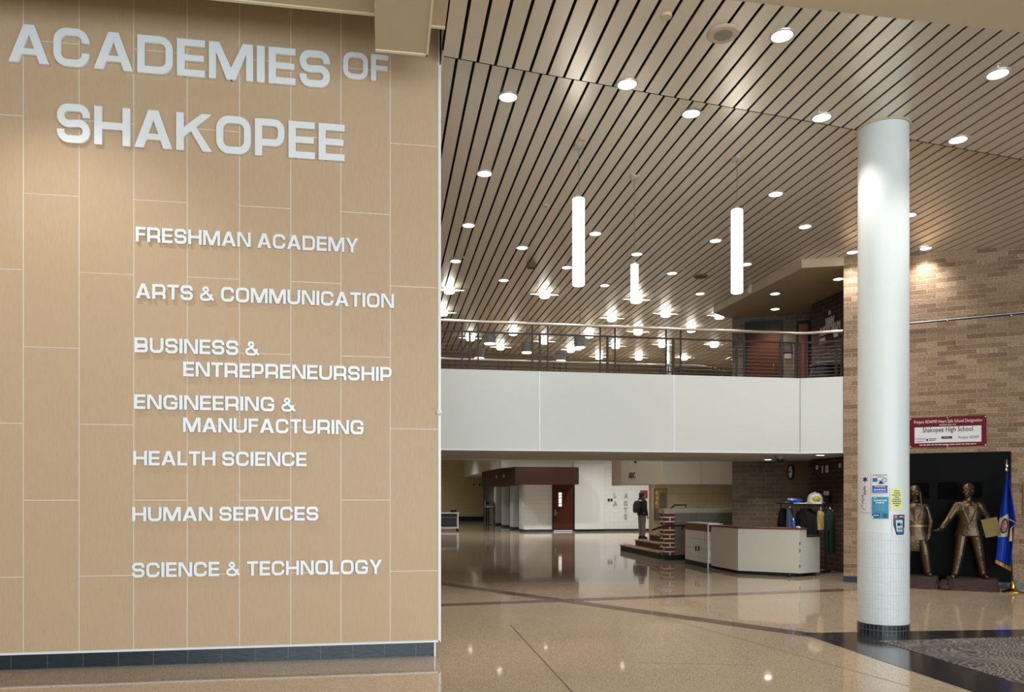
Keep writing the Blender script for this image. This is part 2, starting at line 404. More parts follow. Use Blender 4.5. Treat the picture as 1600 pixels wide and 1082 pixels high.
def glyph(ch, depth):
    STEP[0] = 0; b = MB(); w = GW[ch]; s, t = TS, TB; h = t / 2; g = s / 2; R = .25
    u = (s + t) / 2
    def loop(x0, y0, x1, y1, r, corners='abcd'):
        p = []
        p += arc(x1 - r, y1 - r, r, 0, 90) if 'a' in corners else [(x1, y1)]
        p += arc(x0 + r, y1 - r, r, 90, 180) if 'b' in corners else [(x0, y1)]
        p += arc(x0 + r, y0 + r, r, 180, 270) if 'c' in corners else [(x0, y0)]
        p += arc(x1 - r, y0 + r, r, 270, 360) if 'd' in corners else [(x1, y0)]
        return p
    if ch == 'A':
        k = w * .5; tw = .27
        poly(b, [(0, 0), (.245, 0), (k + .02, .80), (k, 1), (k - tw / 2, 1)], depth)
        poly(b, [(w, 0), (k + tw / 2, 1), (k, 1), (k - .02, .80), (w - .245, 0)], depth)
        rect(b, .2, .22, w - .2, .22 + .155, depth)
    elif ch in 'EF':
        rect(b, 0, 0, s, 1, depth); rect(b, s * .9, 1 - t, w, 1, depth)
        rect(b, s * .9, .5 - t * .45, w - .03, .5 + t * .45, depth)
        if ch == 'E': rect(b, s * .9, 0, w, t, depth)
    elif ch == 'H':
        rect(b, 0, 0, s, 1, depth); rect(b, w - s, 0, w, 1, depth); rect(b, s * .9, .5 - h, w - s * .9, .5 + h, depth)
    elif ch == 'I': rect(b, 0, 0, w, 1, depth)
    elif ch == 'L': rect(b, 0, 0, s, 1, depth); rect(b, s * .9, 0, w, t, depth)
    elif ch == 'T': rect(b, w / 2 - g, 0, w / 2 + g, 1 - t * .9, depth); rect(b, 0, 1 - t, w, 1, depth)
    elif ch == 'N':
        rect(b, 0, 0, s * .93, 1, depth); rect(b, w - s * .93, 0, w, 1, depth)
        poly(b, [(s * .3, 1), (.27, 1), (w - s * .3, 0), (w - .27, 0)], depth)
    elif ch == 'M':
        rect(b, 0, 0, s * .93, 1, depth); rect(b, w - s * .93, 0, w, 1, depth); k = w / 2
        poly(b, [(s * .4, 1), (.28, 1), (k + .02, .28), (k + .02, 0), (k - .12, 0)], depth)
        poly(b, [(w - .28, 1), (w - s * .4, 1), (k + .12, 0), (k - .02, 0), (k - .02, .28)], depth)
    elif ch == 'K':
        rect(b, 0, 0, s, 1, depth)
        poly(b, [(s * .9, .35), (w - .01, 1), (w - .29, 1), (s * .9, .60)], depth)
        poly(b, [(.36, .58), (.5, .70), (w, 0), (w - .26, 0)], depth)
    elif ch == 'V':
        k = w / 2
        poly(b, [(0, 1), (.235, 1), (k + .01, .2), (k, 0), (k - .13, 0)], depth)
        poly(b, [(w - .235, 1), (w, 1), (k + .13, 0), (k, 0), (k - .01, .2)], depth)
    elif ch == 'Y':
        k = w / 2
        rect(b, k - g, 0, k + g, .44, depth)
        poly(b, [(0, 1), (.25, 1), (k + .06, .46), (k + .06, .34), (k - g, .38)], depth)
        poly(b, [(w - .25, 1), (w, 1), (k + g, .38), (k - .06, .34), (k - .06, .46)], depth)
    elif ch == 'O': ribbon(b, loop(g, h, w - g, 1 - h, R), u, depth, True)
    elif ch == 'D': ribbon(b, loop(g, h, w - g, 1 - h, R, 'ad'), u, depth, True)
    elif ch == 'C': ribbon(b, [(w - g, .63)] + loop(g, h, w - g, 1 - h, R)[0:24] + arc(w - g - R, h + R, R, 270, 360) + [(w - g, .37)], u, depth)
    elif ch == 'G':
        ribbon(b, [(w - g, .63)] + loop(g, h, w - g, 1 - h, R)[0:24] + arc(w - g - R * .6, h + R * .6, R * .6, 270, 360) + [(w - g, .53)], u, depth)
        rect(b, w * .52, .36, w, .36 + t * .95, depth)
    elif ch == 'U': ribbon(b, [(g, 1)] + arc(g + R, h + R, R, 180, 270) + arc(w - g - R, h + R, R, 270, 360) + [(w - g, 1)], u, depth)
    elif ch in 'PRB':
        rect(b, 0, 0, s, 1, depth)
        y0 = .5 - h if ch == 'B' else .42 - h * .6; r = .2 if ch != 'B' else .17
        x1 = w - g - (.03 if ch == 'B' else 0)
        ribbon(b, [(s * .8, 1 - h), (x1 - r, 1 - h)] + arc(x1 - r, 1 - h - r, r, 90, 0) + arc(x1 - r, y0 + r, r, 0, -90) + [(s * .8, y0)], u * .97, depth)
        if ch == 'B':
            x1 = w - g
            ribbon(b, [(s * .8, .5), (x1 - r, .5)] + arc(x1 - r, .5 - r, r, 90, 0) + arc(x1 - r, h + r, r, 0, -90) + [(s * .8, h)], u * .97, depth)
        if ch == 'R': ribbon(b, [(w * .5, .40), (w - g - .16, .36)] + arc(w - g - .13, .22, .13, 80, 0, 4) + [(w - g, 0)], u, depth)
    elif ch == 'S':
        r = .2
        ribbon(b, [(w - g, .66), (w - g, 1 - h - r)] + arc(w - g - r, 1 - h - r, r, 0, 90) + arc(g + r, 1 - h - r, r, 90, 180) +
               arc(g + r, .5 + r - .01, r, 180, 270) + arc(w - g - r, .5 - r + .01, r, 90, 0) + arc(w - g - r, h + r, r, 0, -90) + arc(g + r, h + r, r, 270, 180) + [(g, .34)], u, depth)
    elif ch == '&':
        k = .165
        ribbon(b, [(.97, .05), (.34, .68)], k, depth)
        ribbon(b, arc(.42, .755, .155, 215, -55, 10) + [(.40, .53)], k, depth)
        ribbon(b, [(.42, .545), (.22, .43)] + arc(.30, .275, .20, 140, 270, 7) + [(.50, .075)] + arc(.52, .37, .295, 275, 345, 5) + [(.83, .47)], k, depth)
    return b
GAP = .105
def line_width(s):
    x = 0
    for k, ch in enumerate(s):
        if ch == ' ': x += .36
        else: x += GW[ch] + GAP
    return x - GAP
def set_letters(root, s, x0, x1, z0, z1, y, depth=0.022, m=None, slope=0.0):
    """raised letters on the plane Y=y from x0..x1, caps z0..z1; one child each"""
    H = z1 - z0; k = (x1 - x0) / line_width(s); x = 0
    for ch in s:
        if ch == ' ': x += .36; continue
        b = glyph(ch, depth)
        # letter plane (u, v, out) -> (X, -out, Z)
        b.v = [(x0 + (x + u) * k, y - w, z0 + v * H) for u, v, w in b.v]
        b.f = [f for f in b.f]
        part('letter', b, m or M_LETTER, root)
        x += GW[ch] + GAP
    return root

# ================================================================== THE SETTING
C1, C2 = 5.75, 5.92                    # front and rear slatted ceilings
PITCH, X0 = 0.1767, 0.5335             # slat module
WY = 7.52                              # face of the panelled wall
seam = lambda x: 7.37 + 0.15 * (x - 0.547)
rear = lambda x: 22.75 + 0.17 * x
fall = lambda x: -0.09 * max(0.0, x - 8.35)

# floor with inlaid bands
b = MB(); b.add([(-22, -9, 0), (26, -9, 0), (26, 56, 0), (-22, 56, 0)], [(0, 1, 2, 3)])
floor = struct('floor', b, M_FLOOR)
def inlay(n, pts, m, z=0.002):
    b = MB(); b.prism([tuple(p[:2]) for p in pts], 0.0005, z); return struct('trim_%d' % n, b, m)
fz = lambda x, y: on_z(x, y, 0)
def strip(p, q, w):
    p = Vector(p[:2]); q = Vector(q[:2]); d = (q - p).normalized(); n = Vector((-d.y, d.x)) * w / 2
    return [p + n, q + n, q - n, p - n]
p1, p2 = fz(692, 913), fz(1250, 990.5)
d12 = (p2 - p1).normalized()
inlay(1, strip(p1 - d12 * 8, p2 + d12 * 0.25, 0.27), M_BAND, 0.0022)
p3, p4 = fz(960, 936), fz(1240, 925.5)
d34 = (p4 - p3).normalized()
inlay(2, strip(p3 - d34 * 5, p4 + d34 * 4.6, 0.30), M_BAND, 0.0016)
# charcoal border and its straight edges around the entrance mat
apex = fz(1250, 990); tl = fz(1600, 984.5); bl = fz(1470, 1065)
e1 = (tl - apex).normalized(); e2 = (bl - apex).normalized()
border = [apex, apex + e1 * 8, apex + e1 * 8 + e2 * 6, apex + e2 * 6]
inlay(3, border, M_BORDER, 0.003)
q0 = fz(1374, 1003); q1 = fz(1600, 1072); q2 = fz(1600, 996.5)
f2 = (q1 - q0).normalized(); f1 = (q2 - fz(1400, 998)).normalized()
matpoly = [q0, q0 + f1 * 0.0 + (q2 - q0), q2 + e1 * 3.0, q1 + e1 * 4 + f2 * 2.5, q1 + f2 * 3.0]
def mat_carpet():
    m = bpy.data.materials.new('feather_mat'); m.use_nodes = True; nt = m.node_tree; bs = nt.nodes['Principled BSDF']
    bs.inputs['Roughness'].default_value = 0.9
    tc = nt.nodes.new('ShaderNodeTexCoord'); mp = nt.nodes.new('ShaderNodeMapping'); nt.links.new(tc.outputs['Object'], mp.inputs[0])
    mp.inputs['Rotation'].default_value = (0, 0, 0.35)
    n1 = nt.nodes.new('ShaderNodeTexNoise'); n1.inputs['Scale'].default_value = 1.1; n1.inputs['Detail'].default_value = 1
    nt.links.new(mp.outputs[0], n1.inputs['Vector'])
    mx = nt.nodes.new('ShaderNodeVectorMath'); mx.operation = 'MULTIPLY_ADD'
    nt.links.new(n1.outputs['Color'], mx.inputs[0]); mx.inputs[1].default_value = (1.3, 1.3, 0); nt.links.new(mp.outputs[0], mx.inputs[2])
    w1 = nt.nodes.new('ShaderNodeTexWave'); w1.inputs['Scale'].default_value = 5.5; w1.inputs['Distortion'].default_value = 12; w1.inputs['Detail'].default_value = 6; w1.inputs['Detail Scale'].default_value = 1.6
    nt.links.new(mx.outputs[0], w1.inputs['Vector'])
    n2 = nt.nodes.new('ShaderNodeTexNoise'); n2.inputs['Scale'].default_value = 2.0; n2.inputs['Detail'].default_value = 3
    nt.links.new(mx.outputs[0], n2.inputs['Vector'])
    mu = nt.nodes.new('ShaderNodeMath'); mu.operation = 'MULTIPLY'; nt.links.new(w1.outputs['Fac'], mu.inputs[0]); nt.links.new(n2.outputs[0], mu.inputs[1])
    cr = nt.nodes.new('ShaderNodeValToRGB'); cr.color_ramp.elements[0].position = 0.12; cr.color_ramp.elements[0].color = srgb(56, 52, 52)
    cr.color_ramp.elements[1].position = 0.48; cr.color_ramp.elements[1].color = srgb(126, 116, 110)
    nt.links.new(mu.outputs[0], cr.inputs[0]); nt.links.new(cr.outputs[0], bs.inputs['Base Color'])
    return m
b = MB(); b.prism([tuple(p[:2]) for p in matpoly], 0.001, 0.008)
solo('entrance_mat', b, mat_carpet(), 'dark grey feather-patterned entrance mat on the floor beside the white column', 'mat')
# saw-cut joints in the terrazzo
ja, jb = fz(798, 978), fz(893, 1081)
dj = (jb - ja).normalized()
inlay(4, strip(ja, jb + dj * 3, 0.012), M_JOINTLINE, 0.0012)
for i, (a, c) in enumerate([((1000, 955), (1238, 1022)), ((1238, 1022), (1420, 1073)), ((1180, 1040), (1000, 1036))]):
    inlay(5 + i, strip(fz(*a), fz(*c), 0.006), M_JOINTLINE, 0.0011)

# panelled lettering wall on the left
WALLX = 0.527; PW = 0.462
b = MB(); b.box((-9, WY + 0.0025, 0.15), (WALLX, WY + 0.7, 7.1))
wall = struct('wall_left', b, M_JOINT)
b = MB(); zs_even, zs_odd, PH = 1.52, 0.835, 1.372
col = 0; x1 = WALLX - 0.012
while x1 > -9:
    x0 = x1 - PW; off = zs_odd if col % 2 == 0 else zs_even
    cuts = [0.158] + [off + PH * k for k in range(-1, 6) if 0.3 < off + PH * k < 6.9] + [7.1]
    for z0, z1 in zip(cuts, cuts[1:]):
        b.box((x0 + 0.0036, WY, z0 + 0.0036), (x1 - 0.0036, WY + 0.014, z1 - 0.0036))
    x1 = x0; col += 1
pan = struct('wall_panelling', b, M_PANEL, parent=wall)
b = MB(); b.box((-9, WY - 0.008, 0.142), (WALLX, WY + 0.02, 0.158)); struct('bottom_trim', b, M_ALU, parent=wall)
b = MB(); b.box((WALLX - 0.012, WY - 0.008, 0.142), (WALLX + 0.012, WY + 0.7, 5.74)); struct('edge_trim', b, M_ALU, parent=wall)
b = MB(); b.box((-9, WY + 0.045, 0), (WALLX - 0.05, WY + 0.65, 0.145)); struct('baseboard_left', b, M_BLKTILE)
b = MB(); b.box((WALLX - 0.052, WY + 0.035, 0), (WALLX - 0.035, WY + 0.66, 0.145)); struct('trim_8', b, M_ALU)

# gypsum ceiling over the entrance with its dropped beam
b = MB(); b.box((-9, -9, C1), (-0.08, 6.83, C1 + 0.3)); b.box((-0.08, -9, C1), (0.375, 6.85, C1 + 0.3)); b.box((0.375, -9, C1), (X0, 6.92, C1 + 0.3)); b.box((X0, -9, C1), (16, 6.15, C1 + 0.3))
ceil = struct('ceiling', b, M_GYP)
b = MB(); b.box((-9, 6.815, C1 - 0.012), (-0.08, 6.845, C1 + 0.02)); b.box((0.39, 6.905, C1 - 0.012), (X0, 6.935, C1 + 0.02)); struct('corner_bead', b, M_BEAD, parent=ceil)
b = MB(); b.box((-0.08, -9, 5.45), (0.375, 6.85, C1 + 0.2)); beam = struct('ceiling_beam', b, M_GYP)
b = MB(); b.box((-0.08, 6.835, 5.44), (0.375, 6.865, 5.47)); b.box((0.36, -9, 5.44), (0.38, 6.865, 5.455)); struct('corner_bead', b, M_BEAD, parent=beam)

# slatted metal ceilings: planks with open joints under a black void
bf = MB(); br_ = MB(); GAPW = 0.030
for k in range(-34, 90):
    xa = X0 + PITCH * k + GAPW / 2 + (0.0 if k else 0.0); xb = X0 + PITCH * (k + 1) - GAPW / 2
    if xb < -5.6 or xa > 15.8: continue
    if k >= 0:
        b_ = [(xa, 6.15), (xb, 6.15), (xb, seam(xb)), (xa, seam(xa))]
        bf.prism(b_, C1, C1 + 0.012)
    ya, yb = (seam(xa) - 0.02, seam(xb) - 0.02) if k >= 0 else (8.25, 8.25)
    za, zb = C2 + fall(xa), C2 + fall(xb)
    ea, eb = rear(xa), rear(xb)
    br_.add([(xa, ya, za), (xb, yb, zb), (xb, eb, zb), (xa, ea, za), (xa, ya, za + .012), (xb, yb, zb + .012), (xb, eb, zb + .012), (xa, ea, za + .012)],
            [(0, 3, 2, 1), (4, 5, 6, 7), (0, 1, 5, 4), (1, 2, 6, 5), (2, 3, 7, 6), (3, 0, 4, 7)])
struct('ceiling_front_slats', bf, M_SLAT)['kind'] = 'structure'
struct('ceiling_rear_slats', br_, M_SLAT)['kind'] = 'structure'
b = MB(); b.prism([(X0, 6.1), (16, 6.1), (16, seam(16)), (X0, seam(X0))], C1 + 0.05, C1 + 0.06)
b.prism([(-6, 8.3), (0.6, 8.3), (0.6, seam(.6) + .05), (8.35, seam(8.35) + .05), (8.35, rear(8.35)), (-6, rear(-6))], C2 + 0.04, C2 + 0.05)
b.add([(8.35, seam(8.35), C2 + .05), (15.9, seam(15.9), C2 + .05 + fall(15.9)), (15.9, rear(15.9), C2 + .05 + fall(15.9)), (8.35, rear(8.35), C2 + .05)], [(0, 1, 2, 3)])
b.slab((0.56, seam(0.56) + 0.004), (16, seam(16) + 0.004), C1 + 0.0, C1 + 0.16, 0.01)
struct('ceiling_void', b, M_VOID)
# closed roof over the lettering wall slot
b = MB(); b.box((-9, 6.5, 7.1), (0.6, 8.3, 7.2)); b.box((-9, 6.70, C1 + 0.3), (0.55, 6.8, 7.1)); b.box((0.545, 6.9, C1 + 0.05), (0.56, 8.2, 7.1)); struct('ceiling_slot_roof', b, M_WHITEPAINT)
# header at the end of the slatted ceiling, hall beyond
b = MB(); b.slab((-8, rear(-8) + 0.01), (18, rear(18) + 0.01), 4.55, 6.3, 0.2); struct('wall_header', b, mat('brown_grey_header', (112, 96, 74), 0.8))
b = MB(); b.box((-22, 21.4, 4.6), (26, 56, 4.8)); struct('ceiling_hall', b, M_GYP)
b = MB(); b.box((-22, -9, 0), (-21.8, 56, 6)); struct('wall_west', b, M_GYP)
b = MB(); b.box((-22, 8.2, 0), (-21.8, 56, 6)); b.box((-9, 8.2, 0), (-8.8, 52, 7)); struct('wall_side', b, M_GYP)
b = MB(); b.box((-9.2, -9, 0), (-9, WY + 0.7, 7.2)); struct('wall_entrance', b, M_WHITEPAINT)
b = MB(); b.box((15.8, -9, 0), (16, 56, 6.4)); struct('wall_east', b, M_BRICK)

# ---- white column
cp = on_d(1380, 900, 8.83); CCX, CCY, CR = cp.x, cp.y, 0.267
b = MB().lathe([(CR, 1.16), (CR, C1 + 0.05)], (CCX, CCY, 0), 96); colm = struct('column', b, mat('white_column_paint', (214, 220, 219), 0.38, var=0.015), smooth=True)
colm['label'] = 'tall round white column with tiled lower part standing on the dark floor border'; colm['category'] = 'column'
def cyl_uv(o, r):
    me = o.data; uv = me.uv_layers['UVMap']
    for p in me.polygons:
        if abs(p.normal.z) > 0.7: continue
        angs = []
        for li in p.loop_indices:
            q = me.vertices[me.loops[li].vertex_index].co; angs.append(math.atan2(q.y - CCY, q.x - CCX))
        mn = min(angs)
        for li, a in zip(p.loop_indices, angs):
            if max(angs) - mn > 3 and a < 0: a += 2 * math.pi
            uv.data[li].uv = (a * r, me.vertices[me.loops[li].vertex_index].co.z)
b = MB().lathe([(CR + 0.004, 0.125), (CR + 0.004, 1.16)], (CCX, CCY, 0), 96); o = struct('tile_cladding', b, M_COLTILE, smooth=True, parent=colm); cyl_uv(o, CR)
b = MB().lathe([(CR + 0.006, 0.0), (CR + 0.006, 0.127)], (CCX, CCY, 0), 96); o = struct('tile_base', b, M_COLBASE, smooth=True, parent=colm); cyl_uv(o, CR)
b = MB().lathe([(CR + 0.025, 0), (CR + 0.025, 0.014)], (CCX, CCY, C1 - 0.012), 64); struct('top_collar', b, M_GYP, smooth=True, parent=colm)

# ---- brick wall with the statues (right)
P0 = Vector((8.246, 12.92)); DW = Vector((0.822, -0.570)).normalized(); NW = Vector((DW.y, -DW.x))  # NW: towards the viewer
if NW.y > 0: NW = -NW
b = MB(); b.slab(P0, P0 + DW * 9.0, 0.11, 6.3, 0.4, 1); wr = struct('wall_right', b, M_BRICK)
b = MB(); b.slab(P0 - DW * 0.004 - (-NW) * 0.006, P0 + DW * 9.0 + NW * 0.006, 0, 0.112, 0.38, 1); struct('baseboard_right', b, M_BLKTILE)
WP = (P0.x, P0.y, 0); WN = (NW.x, NW.y, 0)
onw = lambda x, y, off=0.0: on_plane(x, y, (P0.x + NW.x * off, P0.y + NW.y * off, 0), WN)
# ---- upper lobby walls behind the bridge
BA, BB = Vector((8.05, 17.08)), Vector((9.62, 16.24))
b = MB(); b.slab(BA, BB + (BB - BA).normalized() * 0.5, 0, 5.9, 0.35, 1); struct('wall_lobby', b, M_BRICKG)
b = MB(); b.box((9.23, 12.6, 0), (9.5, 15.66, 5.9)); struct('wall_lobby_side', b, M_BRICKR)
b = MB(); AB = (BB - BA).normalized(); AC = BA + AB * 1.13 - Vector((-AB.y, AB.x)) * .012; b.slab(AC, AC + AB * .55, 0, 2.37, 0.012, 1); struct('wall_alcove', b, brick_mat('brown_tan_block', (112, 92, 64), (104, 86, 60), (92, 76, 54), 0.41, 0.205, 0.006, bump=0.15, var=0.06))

# ---- bridge: slab, white fascia, soffit
BY = 13.27
slab = [(-9, BY + 0.02), (7.58, BY + 0.02), (8.235, 12.945), (8.5, 13.25), (9.22, 12.8), (9.22, 15.7), (9.55, 15.7), (9.55, 16.2), (8.05, 17.0), (7.55, 16.85), (-9, 16.85)]
b = MB(); b.prism(slab, 2.372, 3.5); bridge = struct('floor_bridge', b, M_UNDER)
b = MB(); b.prism(slab, 3.5, 3.512); struct('dark_deck', b, mat('dark_brown_deck', (60, 52, 46), 0.9), parent=bridge)  # unseen dark deck layer, added to cut light bounced onto the ceiling
b = MB(); b.box((-9, BY - 0.02, 2.366), (7.585, BY + 0.05, 3.745)); b.slab((7.582, BY - 0.02), (8.243, 12.93), 2.366, 3.745, 0.06, 1)
fas = struct('wall_fascia', b, M_FASCIA)
b = MB()
for px in (843, 1053): 
    q = on_y(px, 650, BY - 0.02); b.box((q.x - 0.012, BY - 0.03, 2.366), (q.x + 0.012, BY - 0.015, 3.745))
struct('seam_trim', b, M_ALU, parent=fas)
b = MB(); b.box((7.573, BY - 0.024, 2.366), (7.582, BY - 0.015, 3.745)); struct('seam_joint', b, M_GREYPAINT, parent=fas)
b = MB(); b.box((-9, BY - 0.03, 2.352), (7.585, BY + 0.0, 2.368)); b.slab((7.582, BY - 0.03), (8.243, 12.92), 2.352, 2.368, 0.03, 1); struct('bottom_trim', b, M_ALU, parent=fas)
b = MB(); b.box((-9, 16.8, 2.366), (7.55, 16.9, 3.6)); struct('wall_fascia_rear', b, M_FASCIA)
# upper soffit over the auditorium lobby
sof = [(7.58, 13.19), (8.25, 12.93), (8.6, 13.2), (9.3, 12.9), (9.3, 15.7), (9.8, 15.7), (9.8, 16.2), (8.02, 17.2), (7.45, 16.75)]
b = MB(); b.prism(sof, 5.77, 6.05); so = struct('ceiling_lobby', b, mat('tan_soffit', (164, 144, 108), 0.8, var=0.03))
b = MB(); b.slab((7.57, 13.18), (8.25, 12.915), 5.765, 6.0, 0.02, 1); b.slab((7.44, 16.75), (7.57, 13.18), 5.765, 6.0, 0.02, 1); b.slab((8.02, 17.2), (7.44, 16.75), 5.765, 6.0, 0.02, 1); struct('soffit_fascia', b, M_GYP, parent=so)

# ---- far hall: back wall, white service block, stairs wall
b = MB(); b.box((-9, 50, 0), (7.0, 50.3, 4.7)); struct('wall_back', b, M_BLOCKT)
b = MB(); b.box((-9, 49.93, 0), (7.0, 50.0, 0.28)); struct('baseboard_back', b, M_BLACK)
b = MB(); b.box((8.36, 33.8, 0.1), (16, 34.1, 4.7)); b.box((6.1, 33.8, 0.1), (7.42, 34.1, 2.85)); b.box((7.42, 33.8, 2.1), (8.36, 34.1, 2.85)); wf = struct('wall_far', b, M_BLOCKW)
b = MB(); b.box((5.1, 33.9, 2.85), (8.36, 50, 4.7)); struct('wall_service_top', b, M_WHITEPAINT)
b = MB(); b.box((6.1, 33.78, 0), (7.40, 34.1, 0.1)); b.box((8.38, 33.78, 0), (16, 34.1, 0.1)); struct('baseboard_far', b, M_DARKGREY)
b = MB(); b.box((8.36, 33.72, 0.1), (9.75, 33.8, 3.0)); struct('wall_plain_panel', b, M_WHITEPAINT)
# side of the service block: piers and dark recesses
b = MB(); b.box((6.35, 34.1, 0), (6.5, 50, 2.85)); struct('wall_service_side', b, mat('grey_recess_wall', (120, 118, 110), 0.7))  # plain grey stands for the dark doors between the piers
b = MB()
for y in (34.0, 36.6, 39.4, 42.2): b.box((6.06, y, 0.08), (6.36, y + 0.85, 2.85))
struct('wall_service_piers', b, M_WHITEPAINT)
b = MB()
for y in (34.0, 36.6, 39.4, 42.2): b.box((6.05, y - 0.01, 0), (6.37, y + 0.86, 0.1))
struct('baseboard_service', b, M_DARKGREY)
# walnut fascia canopy over the service block
b = MB(); b.prism([(5.5, 32.6), (8.3, 32.6), (8.3, 33.8), (6.2, 33.8), (6.2, 40), (5.0, 40), (5.0, 37.2)], 2.09, 2.84); struct('trim_9', b, M_WOODDARK)
# door in the white wall
d = struct('door_1', MB().box((7.44, 33.74, 0.06), (8.34, 33.79, 2.09)), M_WOODR)
b = MB(); b.box((7.38, 33.72, 0), (7.44, 33.85, 2.12)); b.box((8.34, 33.72, 0), (8.40, 33.85, 2.12)); b.box((7.38, 33.72, 2.07), (8.40, 33.85, 2.13)); struct('door_frame', b, M_WOODDARK, parent=d)
for px, py, w, h in [(875.3, 772.3, 5, 4.2), (875.3, 776.8, 5, 3.6), (875.3, 783.2, 5, 7.5), (875.3, 789.8, 5, 4.2)]:
    q = on_y(px, py, 33.73); k = q.y / F
    b = MB(); b.box((q.x - w / 2 * k, 33.725, q.z - h / 2 * k), (q.x + w / 2 * k, 33.745, q.z + h / 2 * k)); struct('glass_lite', b, mat('lit_door_glass', (250, 246, 240), 0.2, var=0, emit=(255, 244, 236), estr=0.8), parent=d)
q = on_y(867.6, 801, 33.72); b = MB(); b.box((q.x - 0.05, 33.69, q.z - 0.15), (q.x + 0.05, 33.74, q.z + 0.13)); b.tube([(q.x, 33.66, q.z - 0.04), (q.x + 0.12, 33.66, q.z - 0.04)], 0.015); b.tube([(q.x, 33.74, q.z - 0.04), (q.x, 33.655, q.z - 0.04)], 0.014); struct('door_handle', b, M_CHROME, parent=d)
b = MB(); b.box((7.38, 33.6, 0), (8.4, 33.8, 0.02)); struct('door_threshold', b, M_GREYPAINT, parent=d)

# stairs with cream wall beside them and the cream soffit block above
b = MB(); b.box((7.42, 20.8, 0), (15.7, 21.1, 1.89)); struct('wall_stair', b, M_BLOCKY)
A_ = on_z(1052.5, 756.4, 1.9); L_ = on_z(971, 758.6, 1.9)
b = MB(); b.prism([(A_.x, 20.35), (16, 20.35), (16, 21.2), (A_.x + 0.6, 21.4), (L_.x, L_.y + 1.0), (L_.x, L_.y)], 1.9, 3.4); so2 = struct('wall_stair_upper', b, mat('cream_plaster', (208, 198, 178), 0.7, var=0.02))
b = MB(); b.box((A_.x + 1.10, 20.342, 1.9), (A_.x + 1.105, 20.36, 3.4)); struct('panel_joint', b, M_GREYPAINT, parent=so2)
st = E('staircase', 'short brown staircase with tan nosings beside the red brick pier', 'stairs', (6.74, 19.5, 0))
for k in range(6):
    x = 6.74 + 0.30 * k
    b = MB(); b.box((x, 18.46, 0.168 * k if k else 0.0), (x + 0.34 if k < 5 else x + 2, 20.78 if k > 1 else 21.6 - k * 0.45, 0.168 * (k + 1) - 0.022)); part('riser', b, M_STAIR if k else M_DARKGREY, st)
    b = MB(); b.box((x - 0.025, 18.46, 0.168 * (k + 1) - 0.022), (x + 0.32 if k < 5 else x + 2, 20.78 if k > 1 else 21.63 - k * 0.45, 0.168 * (k + 1))); part('tread', b, M_NOSE, st)
# low wall along the stairs and its brick pier
b = MB(); b.box((7.0, 18.12, 0), (9.4, 18.4, 1.16)); lw = struct('wall_low', b, M_GREYTILE)
b = MB(); b.box((6.98, 18.10, 0), (9.4, 18.12, 0.12)); struct('base_tile', b, M_BLKTILE, parent=lw)
b = MB(); b.box((6.74, 18.06, 1.155), (7.9, 18.44, 1.26)); b.box((7.905, 18.06, 1.155), (9.4, 18.44, 1.26)); struct('wall_cap', b, mat('beige_stone_cap', (176, 166, 142), 0.6), parent=lw)
b = MB(); b.box((6.77, 18.08, 0.12), (7.02, 18.42, 1.155)); struct('brick_pier', b, M_BRICKP, parent=lw)
b = MB(); b.box((6.765, 18.075, 0), (7.025, 18.42, 0.12)); struct('pier_base', b, M_BLKTILE, parent=lw)

# ================================================================== LETTERING ON THE PANELLED WALL
LY = WY - 0.006
def line_on_wall(root, s, xl, xr, ytl, ybl, ytr, ybr, depth=0.02):
    a = on_y(xl, ybl, LY - depth); a2 = on_y(xl, ytl, LY - depth); c = on_y(xr, ybr, LY - depth); c2 = on_y(xr, ytr, LY - depth)
    z0 = (a.z + c.z) / 2; z1 = (a2.z + c2.z) / 2
    set_letters(root, s, a.x, c.x, z0, z1, LY, depth)
def sign(label, lines, group='raised academy names on the panelled wall', depth=0.018):
    l0 = lines[0]; c = on_y(l0[1], l0[3], LY)
    r = E('wall_lettering', label, 'lettering', (c.x, LY, c.z), group=group)
    for l in lines: line_on_wall(r, *l, depth=depth)
    return r
sign('large brushed metal letters reading ACADEMIES OF SHAKOPEE high on the tan wall',
     [('ACADEMIES', 13, 516, 38, 97, 79, 136), ('OF', 536, 607, 80.5, 123, 86.5, 126), ('SHAKOPEE', 88.5, 538.5, 161, 222, 195, 251)], None, 0.03)
sign('raised metal letters reading FRESHMAN ACADEMY on the tan wall', [('FRESHMAN ACADEMY', 212, 560, 354, 377, 373, 395.5)])
sign('raised metal letters reading ARTS & COMMUNICATION on the tan wall', [('ARTS & COMMUNICATION', 212, 615.5, 442.5, 466, 460, 482)])
sign('raised metal letters reading BUSINESS & ENTREPRENEURSHIP in two rows', [('BUSINESS &', 210, 405.5, 528, 551, 533, 556), ('ENTREPRENEURSHIP', 286, 612, 565, 588, 574.5, 596.5)])
sign('raised metal letters reading ENGINEERING & MANUFACTURING in two rows', [('ENGINEERING &', 209.5, 462, 616.5, 639.5, 621.5, 643.5), ('MANUFACTURING', 286, 568, 653, 675.5, 657, 679)])
sign('raised metal letters reading HEALTH SCIENCE on the tan wall', [('HEALTH SCIENCE', 208, 479, 705, 727.5, 707, 729)])
sign('raised metal letters reading HUMAN SERVICES on the tan wall', [('HUMAN SERVICES', 206.5, 497.5, 793, 815, 792, 814)])
sign('raised metal letters reading SCIENCE & TECHNOLOGY lowest on the tan wall', [('SCIENCE & TECHNOLOGY', 206, 597, 879.5, 902, 875.5, 898)])
